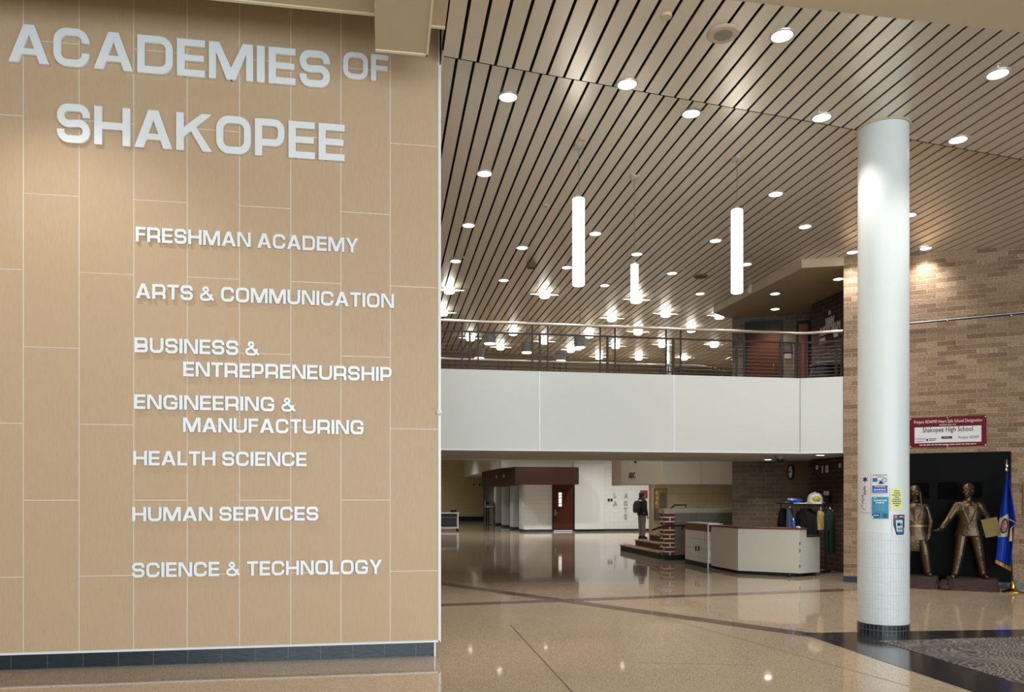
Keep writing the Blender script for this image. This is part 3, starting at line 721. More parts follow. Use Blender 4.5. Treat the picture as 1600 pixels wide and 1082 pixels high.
# small white dome on the wall edge
q = on_y(687, 645, WY)
r = E('motion_sensor', 'small white dome sensor on the right edge of the tan lettering wall', 'sensor', (q.x - 0.005, WY, q.z))
part('dome', MB().ellip((q.x - 0.005, WY - 0.015, q.z), (0.03, 0.03, 0.03)), M_WHITEPAINT, r, True); part('mount', MB().box((q.x - 0.025, WY - 0.012, q.z - 0.03), (q.x + 0.012, WY + 0.0, q.z + 0.03)), M_WHITEPAINT, r)

# ================================================================== LAMPS
def spot(parent, z, watts, ang=115, blend=0.8, col=(1.0, 0.955, 0.90)):
    l = bpy.data.lights.new('downlight_beam', 'SPOT'); l.energy = watts; l.spot_size = math.radians(ang); l.spot_blend = blend; l.color = col; l.shadow_soft_size = 0.07
    o = bpy.data.objects.new('downlight_beam', l); COL.objects.link(o); o.parent = parent; o.location = (0, 0, z)
dl = E('recessed_downlight', '-', 'downlight', (0, 0, 20))
part('trim_ring', MB().rings([[(r * math.cos(a), r * math.sin(a), z) for a in [2 * math.pi * k / 28 for k in range(28)]] for r, z in [(0.116, 0.0), (0.110, -0.012), (0.094, -0.012), (0.088, 0.004)]], cap=False), M_RING, dl, True, world=False)
part('lens', MB().lathe([(0.02, -0.016), (0.06, -0.012), (0.09, -0.002), (0.09, 0.004)], n=24), M_LENS, dl, True, world=False)
DG1 = 'recessed downlights in the front slatted ceiling'; DG2 = 'recessed downlights in the rear slatted ceiling'; DG3 = 'recessed downlights in the lobby soffit'; DG4 = 'recessed downlights under the bridge'
DL = [
 (1222, 55, C1, DG1, 'recessed downlight just beside the round ceiling speaker near the flat ceiling'),
 (980, 131, C1, DG1, 'recessed downlight at the ceiling seam, front section, nearest to the lettering wall'),
 (1284, 183, C1, DG1, 'recessed downlight in the front slatted ceiling just left of the white column top'),
 (1559, 115, C1, DG1, 'recessed downlight below a small bright sprinkler in the front slatted ceiling'),
 (1497, 218, C1, DG1, 'recessed downlight in the front slatted ceiling just right of the white column top'),
 (794, 151, C2, DG2, 'recessed downlight just behind the ceiling seam, closest to the tan lettering wall'),
 (1080, 177, C2, DG2, 'recessed downlight just behind the ceiling seam above the right tall pendant tube'),
 (757, 271, C2, DG2, 'recessed downlight by the lettering wall, second from the seam in its line'),
 (1212, 303, C2, DG2, 'recessed downlight between the right tall pendant tube and the column top'),
 (732, 352, C2, DG2, 'recessed downlight by the lettering wall, third from the seam in its line'),
 (816, 387, C2, DG2, 'recessed downlight left of the left tall pendant tube at mid height'),
 (1258, 354, C2, DG2, 'recessed downlight nearest to the column on its left, below the column top'),
 (930, 365, C2, DG2, 'recessed downlight just right of the left tall pendant tube'),
 (712, 408, C2, DG2, 'recessed downlight by the lettering wall, fourth from the seam in its line'),
 (787, 438, C2, DG2, 'recessed downlight before the nearest glowing drum lamp, to its left'),
 (886, 418, C2, DG2, 'recessed downlight partly hidden behind the lower left of the left pendant tube'),
 (945, 446, C2, DG2, 'recessed downlight between the left tall tube and the short pendant tube, low'),
 (995, 397, C2, DG2, 'recessed downlight right behind the cord of the short pendant tube'),
 (1118, 376, C2, DG2, 'recessed downlight just left of the right tall pendant tube'),
 (1050, 427, C2, DG2, 'recessed downlight right of the short pendant tube'),
 (1094, 459, C2, DG2, 'recessed downlight left of the bottom end of the right tall tube'),
 (1166, 413, C2, DG2, 'recessed downlight peeking out behind the right edge of the right tall tube'),
 (1332, 394, C2, DG2, 'recessed downlight at the brick wall top, left beside the white column'),
 (1447, 388, C2, DG2, 'recessed downlight washing the brick wall, right beside the white column'),
 (1421, 336, C2, DG2, 'recessed downlight half hidden behind the right edge of the white column'),
 (1310, 436, 5.77, DG3, 'recessed downlight in the lobby soffit beside the brick wall corner'),
 (1211, 459, 5.77, DG3, 'recessed downlight in the lobby soffit, nearer of the two above the wooden door'),
 (1211, 483, 5.77, DG3, 'recessed downlight in the lobby soffit, farther of the two above the wooden door'),
 (1200, 718, 2.372, DG4, 'small recessed downlight under the bridge, left of the ceiling camera'),
 (1282, 711, 2.372, DG4, 'small recessed downlight under the bridge, right of the ceiling camera'),
]
for i, (px, py, z, g, lab) in enumerate(DL):
    q = on_z(px, py, z); zz = z
    if z == C2:
        for _ in range(8): q = on_z(px, py, C2 + fall(q.x))
        zz = C2 + fall(q.x)
    if i == 0: r = dl; r.location = (q.x, q.y, zz); r['label'] = lab
    else: r = dup(dl, (q.x, q.y, zz), lab)
    r['group'] = g
    wall_side = px in (1332, 1447); near_col = px in (1284, 1497)
    spot(r, -0.05, {DG1: 60, DG2: 26, DG3: 7, DG4: 1.0}[g] * (1.6 if wall_side else .5 if near_col else 1), 120 if not wall_side else 80, 0.7)
for x, y, w in ((-2.9, 6.3, 70), (-6, 6.3, 60), (6, 2.5, 60), (9.5, 3.5, 60), (3, 3, 60)):   # lamps above and behind the view, same type
    r = dup(dl, (x, y, C1), 'recessed downlight in the flat entrance ceiling, outside the view'); r['group'] = 'recessed downlights in the flat entrance ceiling'; spot(r, -0.05, w, 120)

HALL_FILL = [(4, 27, 234), (8.5, 27, 234), (12.5, 27, 187), (6.5, 31, 328), (9.5, 31, 328), (12.5, 31, 265), (2, 36, 330), (3, 44, 203), (-2, 44, 203), (1, 48, 94), (0, 30, 156), (3.4, 31, 234)]
for x, y, w in HALL_FILL:   # unseen fill lamps added to brighten the far hall, reusing the downlight fixture
    r = dup(dl, (x, y, 4.6), 'added fill downlight in the far hall ceiling, hidden above the bridge'); r['group'] = 'added fill downlights in the far hall ceiling'; spot(r, -0.05, w, 140, col=(1, 1, 0.98))

# tube pendants
def pendant_tube(px, ztop, zbot, D, dia, label, group, watts):
    q = on_d(px, 777, D); r = E('pendant_tube_lamp', label, 'pendant lamp', (q.x, q.y, zbot), group=group)
    L = ztop - zbot; ra = dia / 2
    part('tube_shade', MB().lathe([(ra * 0.9, 0), (ra, 0.012), (ra, L - 0.012), (ra * 0.9, L)], n=28), M_TUBE, r, True, world=False)
    part('top_cap', MB().lathe([(ra * 0.5, L), (ra * 0.45, L + 0.02), (0.012, L + 0.05)], n=20), M_RING, r, True, world=False)
    b = MB(); b.tube([(0, 0, L + 0.04), (0.004, 0, (L + C2 - zbot) / 2), (0, 0, C2 - zbot)], 0.004, 6); part('cord', b, M_GREYPAINT, r, world=False)
    part('canopy', MB().lathe([(0.03, C2 - zbot - 0.035), (0.068, C2 - zbot - 0.028), (0.068, C2 - zbot)], n=24), M_RING, r, True, world=False)
    return r
pendant_tube(904, 5.26, 4.18, 9.62, 0.152, 'tall glowing white pendant tube, left one of the two tall tubes', 'glowing tube pendants', 40)
pendant_tube(1151.5, 5.25, 4.18, 9.97, 0.148, 'tall glowing white pendant tube, right one of the two tall tubes', 'glowing tube pendants', 40)
pendant_tube(991.5, 4.72, 4.20, 10.55, 0.105, 'short thin glowing white pendant tube between the two tall ones', 'glowing tube pendants', 20)

# glowing drum lamps with their lens star glare modelled as a glowing shape
dr = E('drum_ceiling_lamp', '-', 'ceiling lamp', (0, 0, 20), group='glowing drum lamps with modelled star glare beyond the bridge')
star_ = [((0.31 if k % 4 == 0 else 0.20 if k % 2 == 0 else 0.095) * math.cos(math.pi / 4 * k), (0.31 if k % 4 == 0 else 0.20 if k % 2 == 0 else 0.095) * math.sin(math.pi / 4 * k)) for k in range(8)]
part('star_glare', MB().prism(star_, -0.086, -0.074), M_STARGLARE, dr, world=False)
part('drum_shade', MB().lathe([(0.08, -0.15), (0.105, -0.135), (0.112, -0.05), (0.09, -0.02)], n=24), M_DRUM, dr, True, world=False)
part('ceiling_plate', MB().lathe([(0.06, -0.022), (0.06, 0.0)], n=20), M_RING, dr, True, world=False)
DR = [(702, 455, 'half hidden by the lettering wall edge, upper of two'), (692, 490, 'mostly hidden behind the lettering wall edge, lower of two'),
      (851, 462, 'nearest of all, below the left tall pendant tube'), (956, 499, 'just above the handrail, left of the short tube'), (995, 470, 'right behind the bottom of the short pendant tube'),
      (1040, 492, 'above the handrail between the short tube and the right tall tube'), (1124, 495, 'just left of the lobby soffit corner'), (1080, 516, 'crossing the handrail left of the lobby'),
      (997, 520, 'just under the handrail below the short tube'), (921, 525, 'under the handrail beside a grey drum pendant'), (802, 521, 'under the handrail right of the leftmost grey drum pendant'),
      (735, 530, 'leftmost seen through the railing, behind a post'), (782, 544, 'between two grey drum pendants'), (851, 535, 'seen through the railing behind the second trio of posts'),
      (892, 548, 'seen through the railing just left of a hanging grey drum'), (962, 542, 'seen through the third trio of railing posts'), (1035, 540, 'seen left of the fourth trio of railing posts'),
      (1116, 540, 'seen through the railing, high, near the lobby brick corner'), (1139, 558, 'cut by the lobby brick corner, low'), (1069, 560, 'low behind the fourth trio of railing posts'),
      (998, 560, 'low, between the third and fourth trio of railing posts'), (936, 559, 'low behind the third trio of railing posts')]
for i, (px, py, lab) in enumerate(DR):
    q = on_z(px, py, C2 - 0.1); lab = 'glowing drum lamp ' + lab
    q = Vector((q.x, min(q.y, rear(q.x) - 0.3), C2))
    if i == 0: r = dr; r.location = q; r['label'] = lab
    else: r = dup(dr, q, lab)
    l = bpy.data.lights.new('lamp_glow', 'SPOT'); l.energy = 13; l.spot_size = math.radians(150); l.spot_blend = 0.6; l.color = (1, 0.98, 0.95); l.shadow_soft_size = 0.08
    o = bpy.data.objects.new('lamp_glow', l); COL.objects.link(o); o.parent = r; o.location = (0, 0, -0.18)
# grey drum pendants
gp = E('drum_pendant_lamp', '-', 'pendant lamp', (0, 0, 20), group='grey drum pendants hanging behind the bridge')
part('drum_shade', MB().lathe([(0.13, 0.0), (0.13, 0.235), (0.10, 0.25), (0.012, 0.255)], n=24), mat('grey_drum_shade', (136, 134, 128), 0.5), gp, True, world=False)
part('lit_diffuser', MB().lathe([(0.05, -0.03), (0.11, -0.018), (0.127, 0.004)], n=24), M_LENSDIM, gp, True, world=False)
part('cord', MB().tube([(0, 0, 0.25), (0, 0, C2 - 5.04)], 0.006, 6), M_GREYPAINT, gp, world=False)
part('canopy', MB().lathe([(0.05, C2 - 5.04 - 0.025), (0.05, C2 - 5.04)], n=16), M_RING, gp, True, world=False)
for i, (px, py, lab) in enumerate([(765, 537, 'grey drum pendant lamp, leftmost of the high ones'), (748.6, 560, 'grey drum pendant lamp, low, behind the first trio of railing posts'), (823, 551, 'grey drum pendant lamp with bright oval underside left of the second trio of posts'),
                                   (876, 564, 'grey drum pendant lamp hanging lowest, right of the second trio of posts'), (906, 543, 'grey drum pendant lamp hanging rightmost')]):
    q = on_z(px, py, 5.04)
    if i == 0: r = gp; r.location = q; r['label'] = lab
    else: r = dup(gp, q, lab)

# ceiling devices
def disc_thing(name, label, cat, px, py, z, r, m, m2=None, drop=0.02, r2=None):
    q = on_z(px, py, z); t = E(name, label, cat, (q.x, q.y, z))
    part('ring', MB().lathe([(r * 0.9, -drop), (r, -drop * 0.4), (r, 0.002)], n=32), m, t, True, world=False)
    if m2: part('grille', MB().lathe([(0.01, -drop - 0.004), ((r2 or r * .6), -drop - 0.001)], n=28, cap=True), m2, t, True, world=False)
    return t
disc_thing('ceiling_speaker', 'large round ceiling speaker with a grey grille in the front slatted ceiling', 'speaker', 1130, 52, C1, 0.145, mat('beige_speaker_ring', (190, 172, 150), 0.5), mat('grey_speaker_grille', (140, 128, 114), 0.6), 0.02, 0.085)
disc_thing('ceiling_speaker', 'brown oval ceiling speaker in the rear slatted ceiling left of the right tall tube', 'speaker', 1095, 432, C2, 0.14, mat('brown_speaker', (112, 88, 66), 0.6), mat('brown_speaker_grille', (84, 66, 50), 0.6), 0.02, 0.09)
t = disc_thing('ceiling_speaker', 'small dark cone-shaped ceiling speaker left of the left tall tube', 'speaker', 830, 411, C2, 0.08, mat('brown_speaker', (112, 88, 66), 0.6), mat('brown_speaker_grille', (84, 66, 50), 0.6), 0.10, 0.05)
disc_thing('smoke_detector', 'small flush round detector in the front slatted ceiling near the flat ceiling', 'detector', 1041, 24, C1, 0.05, M_GYP)
disc_thing('smoke_detector', 'small flush round detector just above the left pendant canopy', 'detector', 909, 217, C2, 0.045, M_GYP)
disc_thing('smoke_detector', 'small flush round detector between the left tube and the lettering wall', 'detector', 852, 321, C2, 0.05, M_GYP)
for px, py, z, lab in [(1559, 101, C1, 'tiny bright sprinkler head above a downlight on the right of the front ceiling'), (885, 409, C2, 'tiny sprinkler head above the downlight behind the left tall tube'),
                       (1068, 419, C2, 'tiny sprinkler head right of the short pendant tube'), (724, 401, C2, 'tiny sprinkler head beside the lettering wall'), (1280, 172, C1, 'tiny sprinkler head above the downlight left of the column top')]:
    q = on_z(px, py, z); t = E('sprinkler_head', lab, 'sprinkler', (q.x, q.y, z), group='ceiling sprinkler heads')
    part('escutcheon', MB().lathe([(0.022, -0.005), (0.026, 0)], n=16), M_GYP, t, True, world=False); part('deflector', MB().lathe([(0.006, -0.006), (0.006, -0.024), (0.014, -0.026), (0.014, -0.03)][::-1], n=12), M_ALU, t, True, world=False)
q = on_z(1219, 712.5, 2.372); t = E('dome_camera', 'grey dome security camera under the bridge between two downlights', 'camera', (q.x, q.y, 2.372))
part('housing', MB().lathe([(0.10, -0.07), (0.11, -0.02), (0.11, 0)], n=24), M_GREYPAINT, t, True, world=False); part('dome', MB().ellip((0, 0, -0.075), (0.08, 0.08, 0.06)), M_BLACK, t, True, world=False)
q = on_d(1185, 455, 15.2); q = on_z(1174, 452, 5.78)
t = E('spotlight', 'small beige spotlight on the edge of the lobby soffit behind the right tall tube', 'spotlight', (7.47, 14.9, 5.9)); part('lamp_head', MB().capsule((-0.06, 0, -0.02), (-0.10, -0.05, -0.13), 0.05, 0.055), M_GYP, t, True, world=False); part('arm', MB().tube([(0.0, 0, 0.02), (-0.06, 0, 0)], 0.015), M_GYP, t, world=False)

# ================================================================== RAILINGS
ZR, ZT = 3.745, 4.575
rl = E('bridge_railing', 'dark metal railing with steel handrail and cables along the front of the bridge', 'railing', (3.0, BY, 3.745))
Y_ = BY + 0.03
xe = 7.55
def railx(px): return on_y(px, 550, Y_).x
corner = Vector((7.60, BY + 0.03)); endp = Vector((8.25, 12.97))
hr = [(-8.8, Y_ - 0.04, ZT), (7.3, Y_ - 0.04, ZT), (7.5, Y_ - 0.045, ZT), (7.66, Y_ - 0.075, ZT), (7.8, Y_ - 0.14, ZT), (8.24, 12.95, ZT + 0.0)]
part('handrail', MB().tube(hr, 0.027, 12), M_RAILTOP, rl, True)
b = MB(); b.box((-8.8, Y_ - 0.012, 4.39), (7.59, Y_ + 0.012, 4.42)); b.slab((7.585, Y_ - 0.012), (8.24, 12.96), 4.39, 4.42, 0.024, 1); part('top_bar', b, M_FRAME, rl)
for px in (722, 734, 747, 831.6, 843.5, 855.7, 937.7, 949, 960.7, 1040.5, 1051.9, 1063.4, 1150.7, 1162.3):
    x = railx(px); mid = px in (734, 843.5, 949, 1051.9); w = 0.019 if mid else 0.012
    b = MB(); b.box((x - w, Y_ - 0.02, ZR), (x + w, Y_ + 0.012, 4.39 if mid else ZT - 0.02)); part('post', b, M_FRAME, rl)
for px in (1219, 1243):
    x = min(railx(px), 7.58); b = MB(); b.box((x - 0.014, Y_ - 0.02, ZR), (x + 0.014, Y_ + 0.012, 4.40)); part('post', b, M_FRAME, rl)
for f in (0.03, 0.16, 0.86, 0.985):
    p = Vector((7.585, Y_)).lerp(endp, f); b = MB(); b.box((p.x - 0.016, p.y - 0.016, ZR), (p.x + 0.016, p.y + 0.016, 4.40)); part('post', b, M_FRAME, rl)
M_CABLE = mat('dull_steel_cable', (112, 100, 90), 0.6, metal=0.3, var=0)
for k in range(9):
    z = ZR + 0.065 * (k + 0.7); part('cable', MB().tube([(-8.8, Y_, z), (7.585, Y_, z), (8.24, 12.97, z)], 0.0028, 5), M_CABLE, rl)
rr = E('bridge_railing', 'second railing along the far side of the bridge, seen through the front one', 'railing', (3.0, 16.85, 3.6))
part('handrail', MB().tube([(-8.8, 16.85, 4.56), (7.1, 16.85, 4.56), (7.35, 16.9, 4.55), (7.9, 17.15, 4.5)], 0.03, 10), M_RAILTOP, rr, True)
b = MB(); b.box((-8.8, 16.84, 4.40), (7.5, 16.865, 4.425)); part('top_bar', b, M_FRAME, rr)
for px in (701, 711, 779, 789, 799, 865.5, 875, 884.5, 967, 1031, 1044, 1114, 1121, 1127):
    q = on_y(px, 570, 16.85); b = MB(); b.box((q.x - 0.013, 16.84, 3.6), (q.x + 0.013, 16.865, 4.55)); part('post', b, M_FRAME, rr)
for k in range(8): part('cable', MB().tube([(-8.8, 16.85, 3.68 + 0.09 * k), (7.5, 16.85, 3.68 + 0.09 * k)], 0.0028, 5), M_CABLE, rr)
# bright far column seen through both railings
q = on_d(1044, 777, 22.0); b = MB().lathe([(0.085, 0), (0.085, 5.95)], (q.x, q.y + 0.0, 0), 24)
o = struct('column', b, M_WHITEPAINT, True); o['label'] = 'slim white round column seen behind both bridge railings'; o['category'] = 'column'

# ================================================================== UPPER LOBBY
BD = (BB - BA).normalized(); BN = (BD.y, -BD.x, 0)   # towards viewer
def onb(px, py, off=0.0): return on_plane(px, py, (BA.x + BN[0] * off, BA.y + BN[1] * off, 0), BN)
def upright(mb, p, q, z0, z1, t): return mb.slab((p.x, p.y), (q.x, q.y), z0, z1, t, -1)
a, c = onb(1168, 510), onb(1219, 510)
dd = E('auditorium_door', 'wide red-brown wooden door behind the railing in the upper lobby', 'door', (a.x, a.y, 3.5))
dz = on_plane(1190, 509, (BA.x, BA.y, 0), BN).z
part('frame', upright(MB(), a - Vector((BD.x, BD.y, 0)) * .06, c + Vector((BD.x, BD.y, 0)) * .06, 3.5, dz + 0.1, 0.03), M_BLACK, dd)
lf = part('leaf', upright(MB(), a + Vector(BN) * 0.028, c + Vector(BN) * 0.028, 3.5, dz - 0.08, 0.02), M_WOODR, dd)
h = onb(1208.5, 575, 0.07); part('pull_handle', MB().tube([h + Vector((0, 0, -0.11)) - Vector(BN) * .03, h + Vector((0, 0, -0.10)), h + Vector((0, 0, 0.10)), h + Vector((0, 0, 0.11)) - Vector(BN) * .03], 0.012), M_CHROME, lf, True)
a, c = onb(1244, 508), onb(1266, 508)
dd = E('auditorium_door', 'narrow bright orange wooden door beside the lettered red brick wall in the upper lobby', 'door', (a.x, a.y, 3.5))
dz = onb(1255, 505).z
part('frame', upright(MB(), a, c, 3.5, dz + 0.05, 0.03), M_BLACK, dd); part('leaf', upright(MB(), a + Vector(BN) * .028 + Vector((BD.x, BD.y, 0)) * .05, c + Vector(BN) * .028 - Vector((BD.x, BD.y, 0)) * .05, 3.5, dz - 0.03, 0.02), M_DOOROR, dd)
a, c = onb(1224, 552, .01), onb(1237, 552, .01)
pl = E('wall_plaque', 'dark framed plaque on the tan brick between the two upper lobby doors', 'plaque', (a.x, a.y, a.z))
part('frame', upright(MB(), a, c, a.z, onb(1230, 538).z, 0.02), M_BLACK, pl); part('face', upright(MB(), a.lerp(c, .12) + Vector(BN) * .02, a.lerp(c, .88) + Vector(BN) * .02, a.z + .03, onb(1230, 540).z, 0.004), mat('dark_red_plaque', (70, 40, 34), 0.4), pl)
part('paper', upright(MB(), a.lerp(c, .15), a.lerp(c, .9), a.z - 0.13, a.z - 0.01, 0.006), mat('grey_paper', (150, 144, 134), 0.7), pl)
# lettering on the red brick side wall
def wall_text(root, s, c, size, xdir, m, bold=0.0):
    b = text_mb(s, size, 0.006, 'CENTER', bold); b.v = [(x * .52, y, z) for x, y, z in b.v]; b.xform(frame(c, xdir)); part('lettering', b, m, root)
on_side = lambda px, py: on_plane(px, py, (9.222, 0, 0), (1, 0, 0))
c = on_side(1296, 508)
tx = E('auditorium_lettering', 'pale raised letters reading MAIN AUDITORIUM on the upper red brick wall', 'lettering', (c.x, c.y, c.z))
MT = mat('pale_grey_letter', (206, 200, 190), 0.5)
for s, px, py, k in [('1 8', 1296, 492, .12), ('MAIN', 1296.5, 508, .24), ('AUDITORIUM', 1296.5, 520, .24), ('WEST', 1306, 526.5, .12), ('UPPER', 1285, 537, .16)]:
    wall_text(tx, s, on_side(px, py), k, (0, -1, 0), MT, 0.006)
# covered grill-like black cart behind the railing
q = on_d(1279, 585, 14.9)
g = E('covered_cart', 'low black covered cart behind the railing corner in the upper lobby', 'cart', (8.55, 13.85, 3.5))
part('body', MB().loft([(0, 0, 0.12, .36, .22, .5), (0, 0, 0.40, .38, .24, .5), (0, 0, .58, .34, .2, .6)], 24), M_BLACK, g, True, world=False)
part('lid', MB().loft([(0, 0, .58, .37, .22, .6), (0, 0, .63, .37, .22, .6), (0, 0, .67, .28, .16, .7)], 24), M_DARKGREY, g, True, world=False)
part('rim', MB().tube([(-.37, -.2, .60), (.37, -.2, .60)], 0.012), M_CHROME, g, True, world=False)
for x in (-.3, .3): part('leg', MB().box((x - .02, -.15, 0), (x + .02, .15, .14)), M_BLACK, g, world=False)

# ================================================================== RECEPTION DESK, LEDGE, STAIR RAILS
da = on_z(1111, 885, 0.06); db = on_z(1153, 893, 0.06); dc = on_z(1249.5, 897.5, 0.06); de = on_z(1281, 895, 0.06)
DH = 0.945
desk = E('reception_desk', 'off-white angled reception desk with red-brown top edge in front of the brick wall', 'desk', (db.x, db.y, 0))
part('side_panel', MB().slab(da, db, 0.07, DH - 0.03, 0.04, 1), M_LAMTAUPE, desk, bev=0.003)
part('front_panel', MB().slab(db, dc, 0.07, DH - 0.03, 0.04, 1), M_LAMINATE, desk, bev=0.003)
dm = dc.lerp(de, 0.33)
enp = part('end_panel', MB().slab(dc, dm, 0.07, DH - 0.03, 0.04, 1).slab(dm, de, 0.07, 0.765, 0.04, 1), mat('pale_grey_laminate', (206, 206, 198), 0.5, var=0.03), desk)
inn = lambda p, k: Vector((p.x + 0.08 * k, p.y + 0.28 * k, 0))
top = [da + Vector((-.02, -.01, 0)), db + Vector((-.015, -.03, 0)), dc + Vector((.01, -.03, 0)), dm + Vector((.012, -.01, 0)), inn(dm, 1.0), inn(db, 1.0) + Vector((.12, 0, 0)), da + Vector((.33, .02, 0))]
part('counter_top', MB().prism([tuple(p[:2]) for p in top], DH - 0.03, DH), mat('red_brown_edge', (104, 48, 36), 0.45, var=0.1), desk, bev=0.004)
low = [dm, de + Vector((.01, -.01, 0)), inn(de, 1.3), inn(dm, 1.3)]
part('lower_top', MB().prism([tuple(p[:2]) for p in low], 0.765, 0.79), M_BLACK, desk)
inset = lambda p, dx, dy: Vector((p.x + dx, p.y + dy, 0))
part('toe_kick', MB().prism([tuple(p[:2]) for p in (inset(da, .08, .06), inset(db, .06, .09), inset(dc, -.05, .09), inset(de, -.06, .06), inset(de, 0, .28), inset(db, .4, .3))], 0.0, 0.07), M_BLACK, desk)
for p in (inset(db, .35, .04), inset(dc, -.2, .04), inset(de, -.12, .05), inset(da, .1, .05)):
    part('caster', MB().tube([(p.x - .02, p.y, .035), (p.x + .02, p.y, .035)], 0.035, 12), M_DARKGREY, desk, True)
for z in (0.18, 0.48, 0.62): part('hinge', MB().box((dc.x - .008, dc.y - .012, z), (dc.x + .012, dc.y + .01, z + 0.06)), M_GREYPAINT, enp)
q = on_z(1251, 823, DH); q = db.lerp(dc, .99)
bt = E('bottle', 'small blue and white bottle standing on the end of the reception desk', 'bottle', (dc.x - .02, dc.y + .2, DH))
part('body', MB().lathe([(0.03, 0), (0.034, 0.01), (0.034, 0.12), (0.016, 0.15)], n=16), mat('blue_bottle', (70, 100, 190), 0.3), bt, True, world=False); part('cap', MB().lathe([(0.016, 0.15), (0.016, 0.19)], n=12), M_WHITEPAINT, bt, True, world=False)
ms = E('mouse', 'small white rounded object beside the bottle on the reception desk', 'computer mouse', (dc.x + .06, dc.y + .16, DH))
part('shell', MB().loft([(0, 0, 0, .04, .06), (0, 0, .02, .04, .058), (0, 0, .035, .025, .04)], 14), M_WHITEPAINT, ms, True, world=False); part('button', MB().box((-.004, -.055, .03), (.004, -.01, .036)), M_GREYPAINT, ms, world=False)
# block ledge with brown tile band and white cap
la = on_z(1070.5, 881, 0); lb = on_z(1109, 889.5, 0); lb.y = max(lb.y, da.y + 0.08)
lx = (la.x + lb.x) / 2; LH = 0.965
b = MB(); b.box((lx, lb.y, 0.11), (lx + 0.32, la.y, LH - 0.17)); lg = struct('wall_ledge', b, M_BLOCKG)
b = MB(); b.box((lx - .004, lb.y, LH - 0.17), (lx + 0.32, la.y, LH - 0.02)); struct('tile_band', b, M_TILEBAND, parent=lg)
b = MB(); b.box((lx - .012, lb.y - .01, LH - 0.02), (lx + 0.34, la.y + .01, LH + 0.005)); struct('ledge_cap', b, mat('pale_cap', (196, 190, 178), 0.5), parent=lg)
b = MB(); b.box((lx - .006, lb.y, 0), (lx + 0.3, la.y, 0.11)); struct('ledge_base', b, M_BLKTILE, parent=lg)
b = MB(); b.box((lx - .012, lb.y - .03, 0), (lx + .006, lb.y - .0, LH + .01)); b.box((lx - .012, lb.y - .03, LH - .02), (lx + .26, lb.y, LH + .01)); struct('corner_trim', b, M_ALU, parent=lg)
b = MB(); b.box((lx + .3, la.y - .2, 0.1), (lx + 0.75, la.y + .1, LH - .02)); struct('ledge_return', b, M_TILEBAND, parent=lg)
for px in (1087.6, 1092): 
    q = on_plane(px, 857, (lx, 0, 0), (1, 0, 0)); b = MB(); b.box((lx - .01, q.y - .03, q.z - .06), (lx + .005, q.y + .03, q.z + .05))
    solo('wall_outlet', b, M_DARKGREY, 'small dark outlet plate on the pale block ledge, %s of the pair' % ('farther' if px < 1090 else 'nearer'), 'outlet', group='outlet plates on the pale ledge')
def rail_thing(label, pts, brs, rad=0.024):
    r = E('handrail', label, 'handrail', pts[0]); part('rail', MB().tube(pts, rad, 10), M_BLACK, r, True)
    for p, q in brs: part('bracket', MB().tube([p, q], 0.012, 8), M_BLACK, r)
rail_thing('black handrail running across the red brick pier and the grey tiled low wall', [(6.62, 18.55, .72), (6.70, 18.0, .84), (6.80, 17.98, .85), (7.4, 17.98, .85), (7.9, 17.98, .90)], [((7.22, 17.98, .85), (7.22, 18.14, .74))])
rail_thing('short black handrail end sticking up above the low wall cap', [(7.15, 18.85, 1.20), (7.32, 18.85, 1.345), (7.62, 18.85, 1.345), (7.62, 18.85, 1.20)], [((7.62, 18.85, 1.2), (7.62, 18.46, 1.05))])
# sloped glass-like dark guard strip on the low wall end
# ---- notice board on the cream wall
q0_, q1_ = on_y(1022, 812, 20.78), on_y(1042, 764, 20.78)
nb = E('notice_board', 'tall wood framed notice board on the cream block wall above the stairs', 'notice board', (q0_.x, 20.79, q0_.z))
part('frame', MB().box((q0_.x, 20.75, q0_.z), (q1_.x, 20.80, q1_.z)), M_DOOROR, nb)
ckp = part('cork_panel', MB().box((q0_.x + .02, 20.744, (q0_.z + q1_.z) / 2 - .12), (q1_.x - .02, 20.75, q1_.z - .02)), mat('cork_panel', (176, 140, 84), 0.8, var=.2), nb)
part('grey_panel', MB().box((q0_.x + .015, 20.742, q0_.z + .01), (q1_.x - .015, 20.75, (q0_.z + q1_.z) / 2 - .12)), mat('grey_ribbed_panel', (122, 116, 104), 0.7), nb)
part('grey_sheet', MB().box((q0_.x + .14, 20.738, (q0_.z + q1_.z) / 2 - .13), (q1_.x - .05, 20.744, q1_.z - .12)), mat('grey_sheet', (112, 106, 94), 0.7), nb)
for k, (x, z) in enumerate([(.06, .7), (.08, .55), (.05, .42)]): part('note', MB().box((q0_.x + x - .03, 20.738, q0_.z + z), (q0_.x + x + .03, 20.744, q0_.z + z + .09)), mat('pale_note', (210, 190, 150), 0.7), ckp)
# ---- letters on the far white wall and on the cream soffit
LA = E('wall_lettering', 'grey letters stacked in two columns on the far white wall', 'lettering', (10.2, 33.78, 1.2))
MG = mat('grey_wall_letter', (172, 172, 176), 0.6, var=0)
for ch, px, py in [('L', 961, 774), ('A', 961.3, 787), ('A', 978, 775), ('R', 977.5, 787), ('T', 977.5, 797), ('E', 977.5, 807.5)]:
    q = on_y(px, py, 33.79); g = glyph(ch, 0.02); w = GW[ch]; H = .215
    g.v = [(q.x + (u - w / 2) * H * .85, 33.79 - d, q.z + (v - .5) * H) for u, v, d in g.v]; part('letter', g, MG, LA)
for px, lab in ((951, 'left'), (955.5, 'right')):
    q = on_y(px, 781.7, 33.79); solo('wall_plate', MB().box((q.x - .045, 33.77, q.z - .06), (q.x + .045, 33.8, q.z + .06)), M_DARKGREY, 'tiny dark switch plate on the far white wall, %s one of two' % ('nearer the wooden door' if lab == 'left' else 'nearer the grey letters'), 'switch plate', group='switch plates on the far white wall')
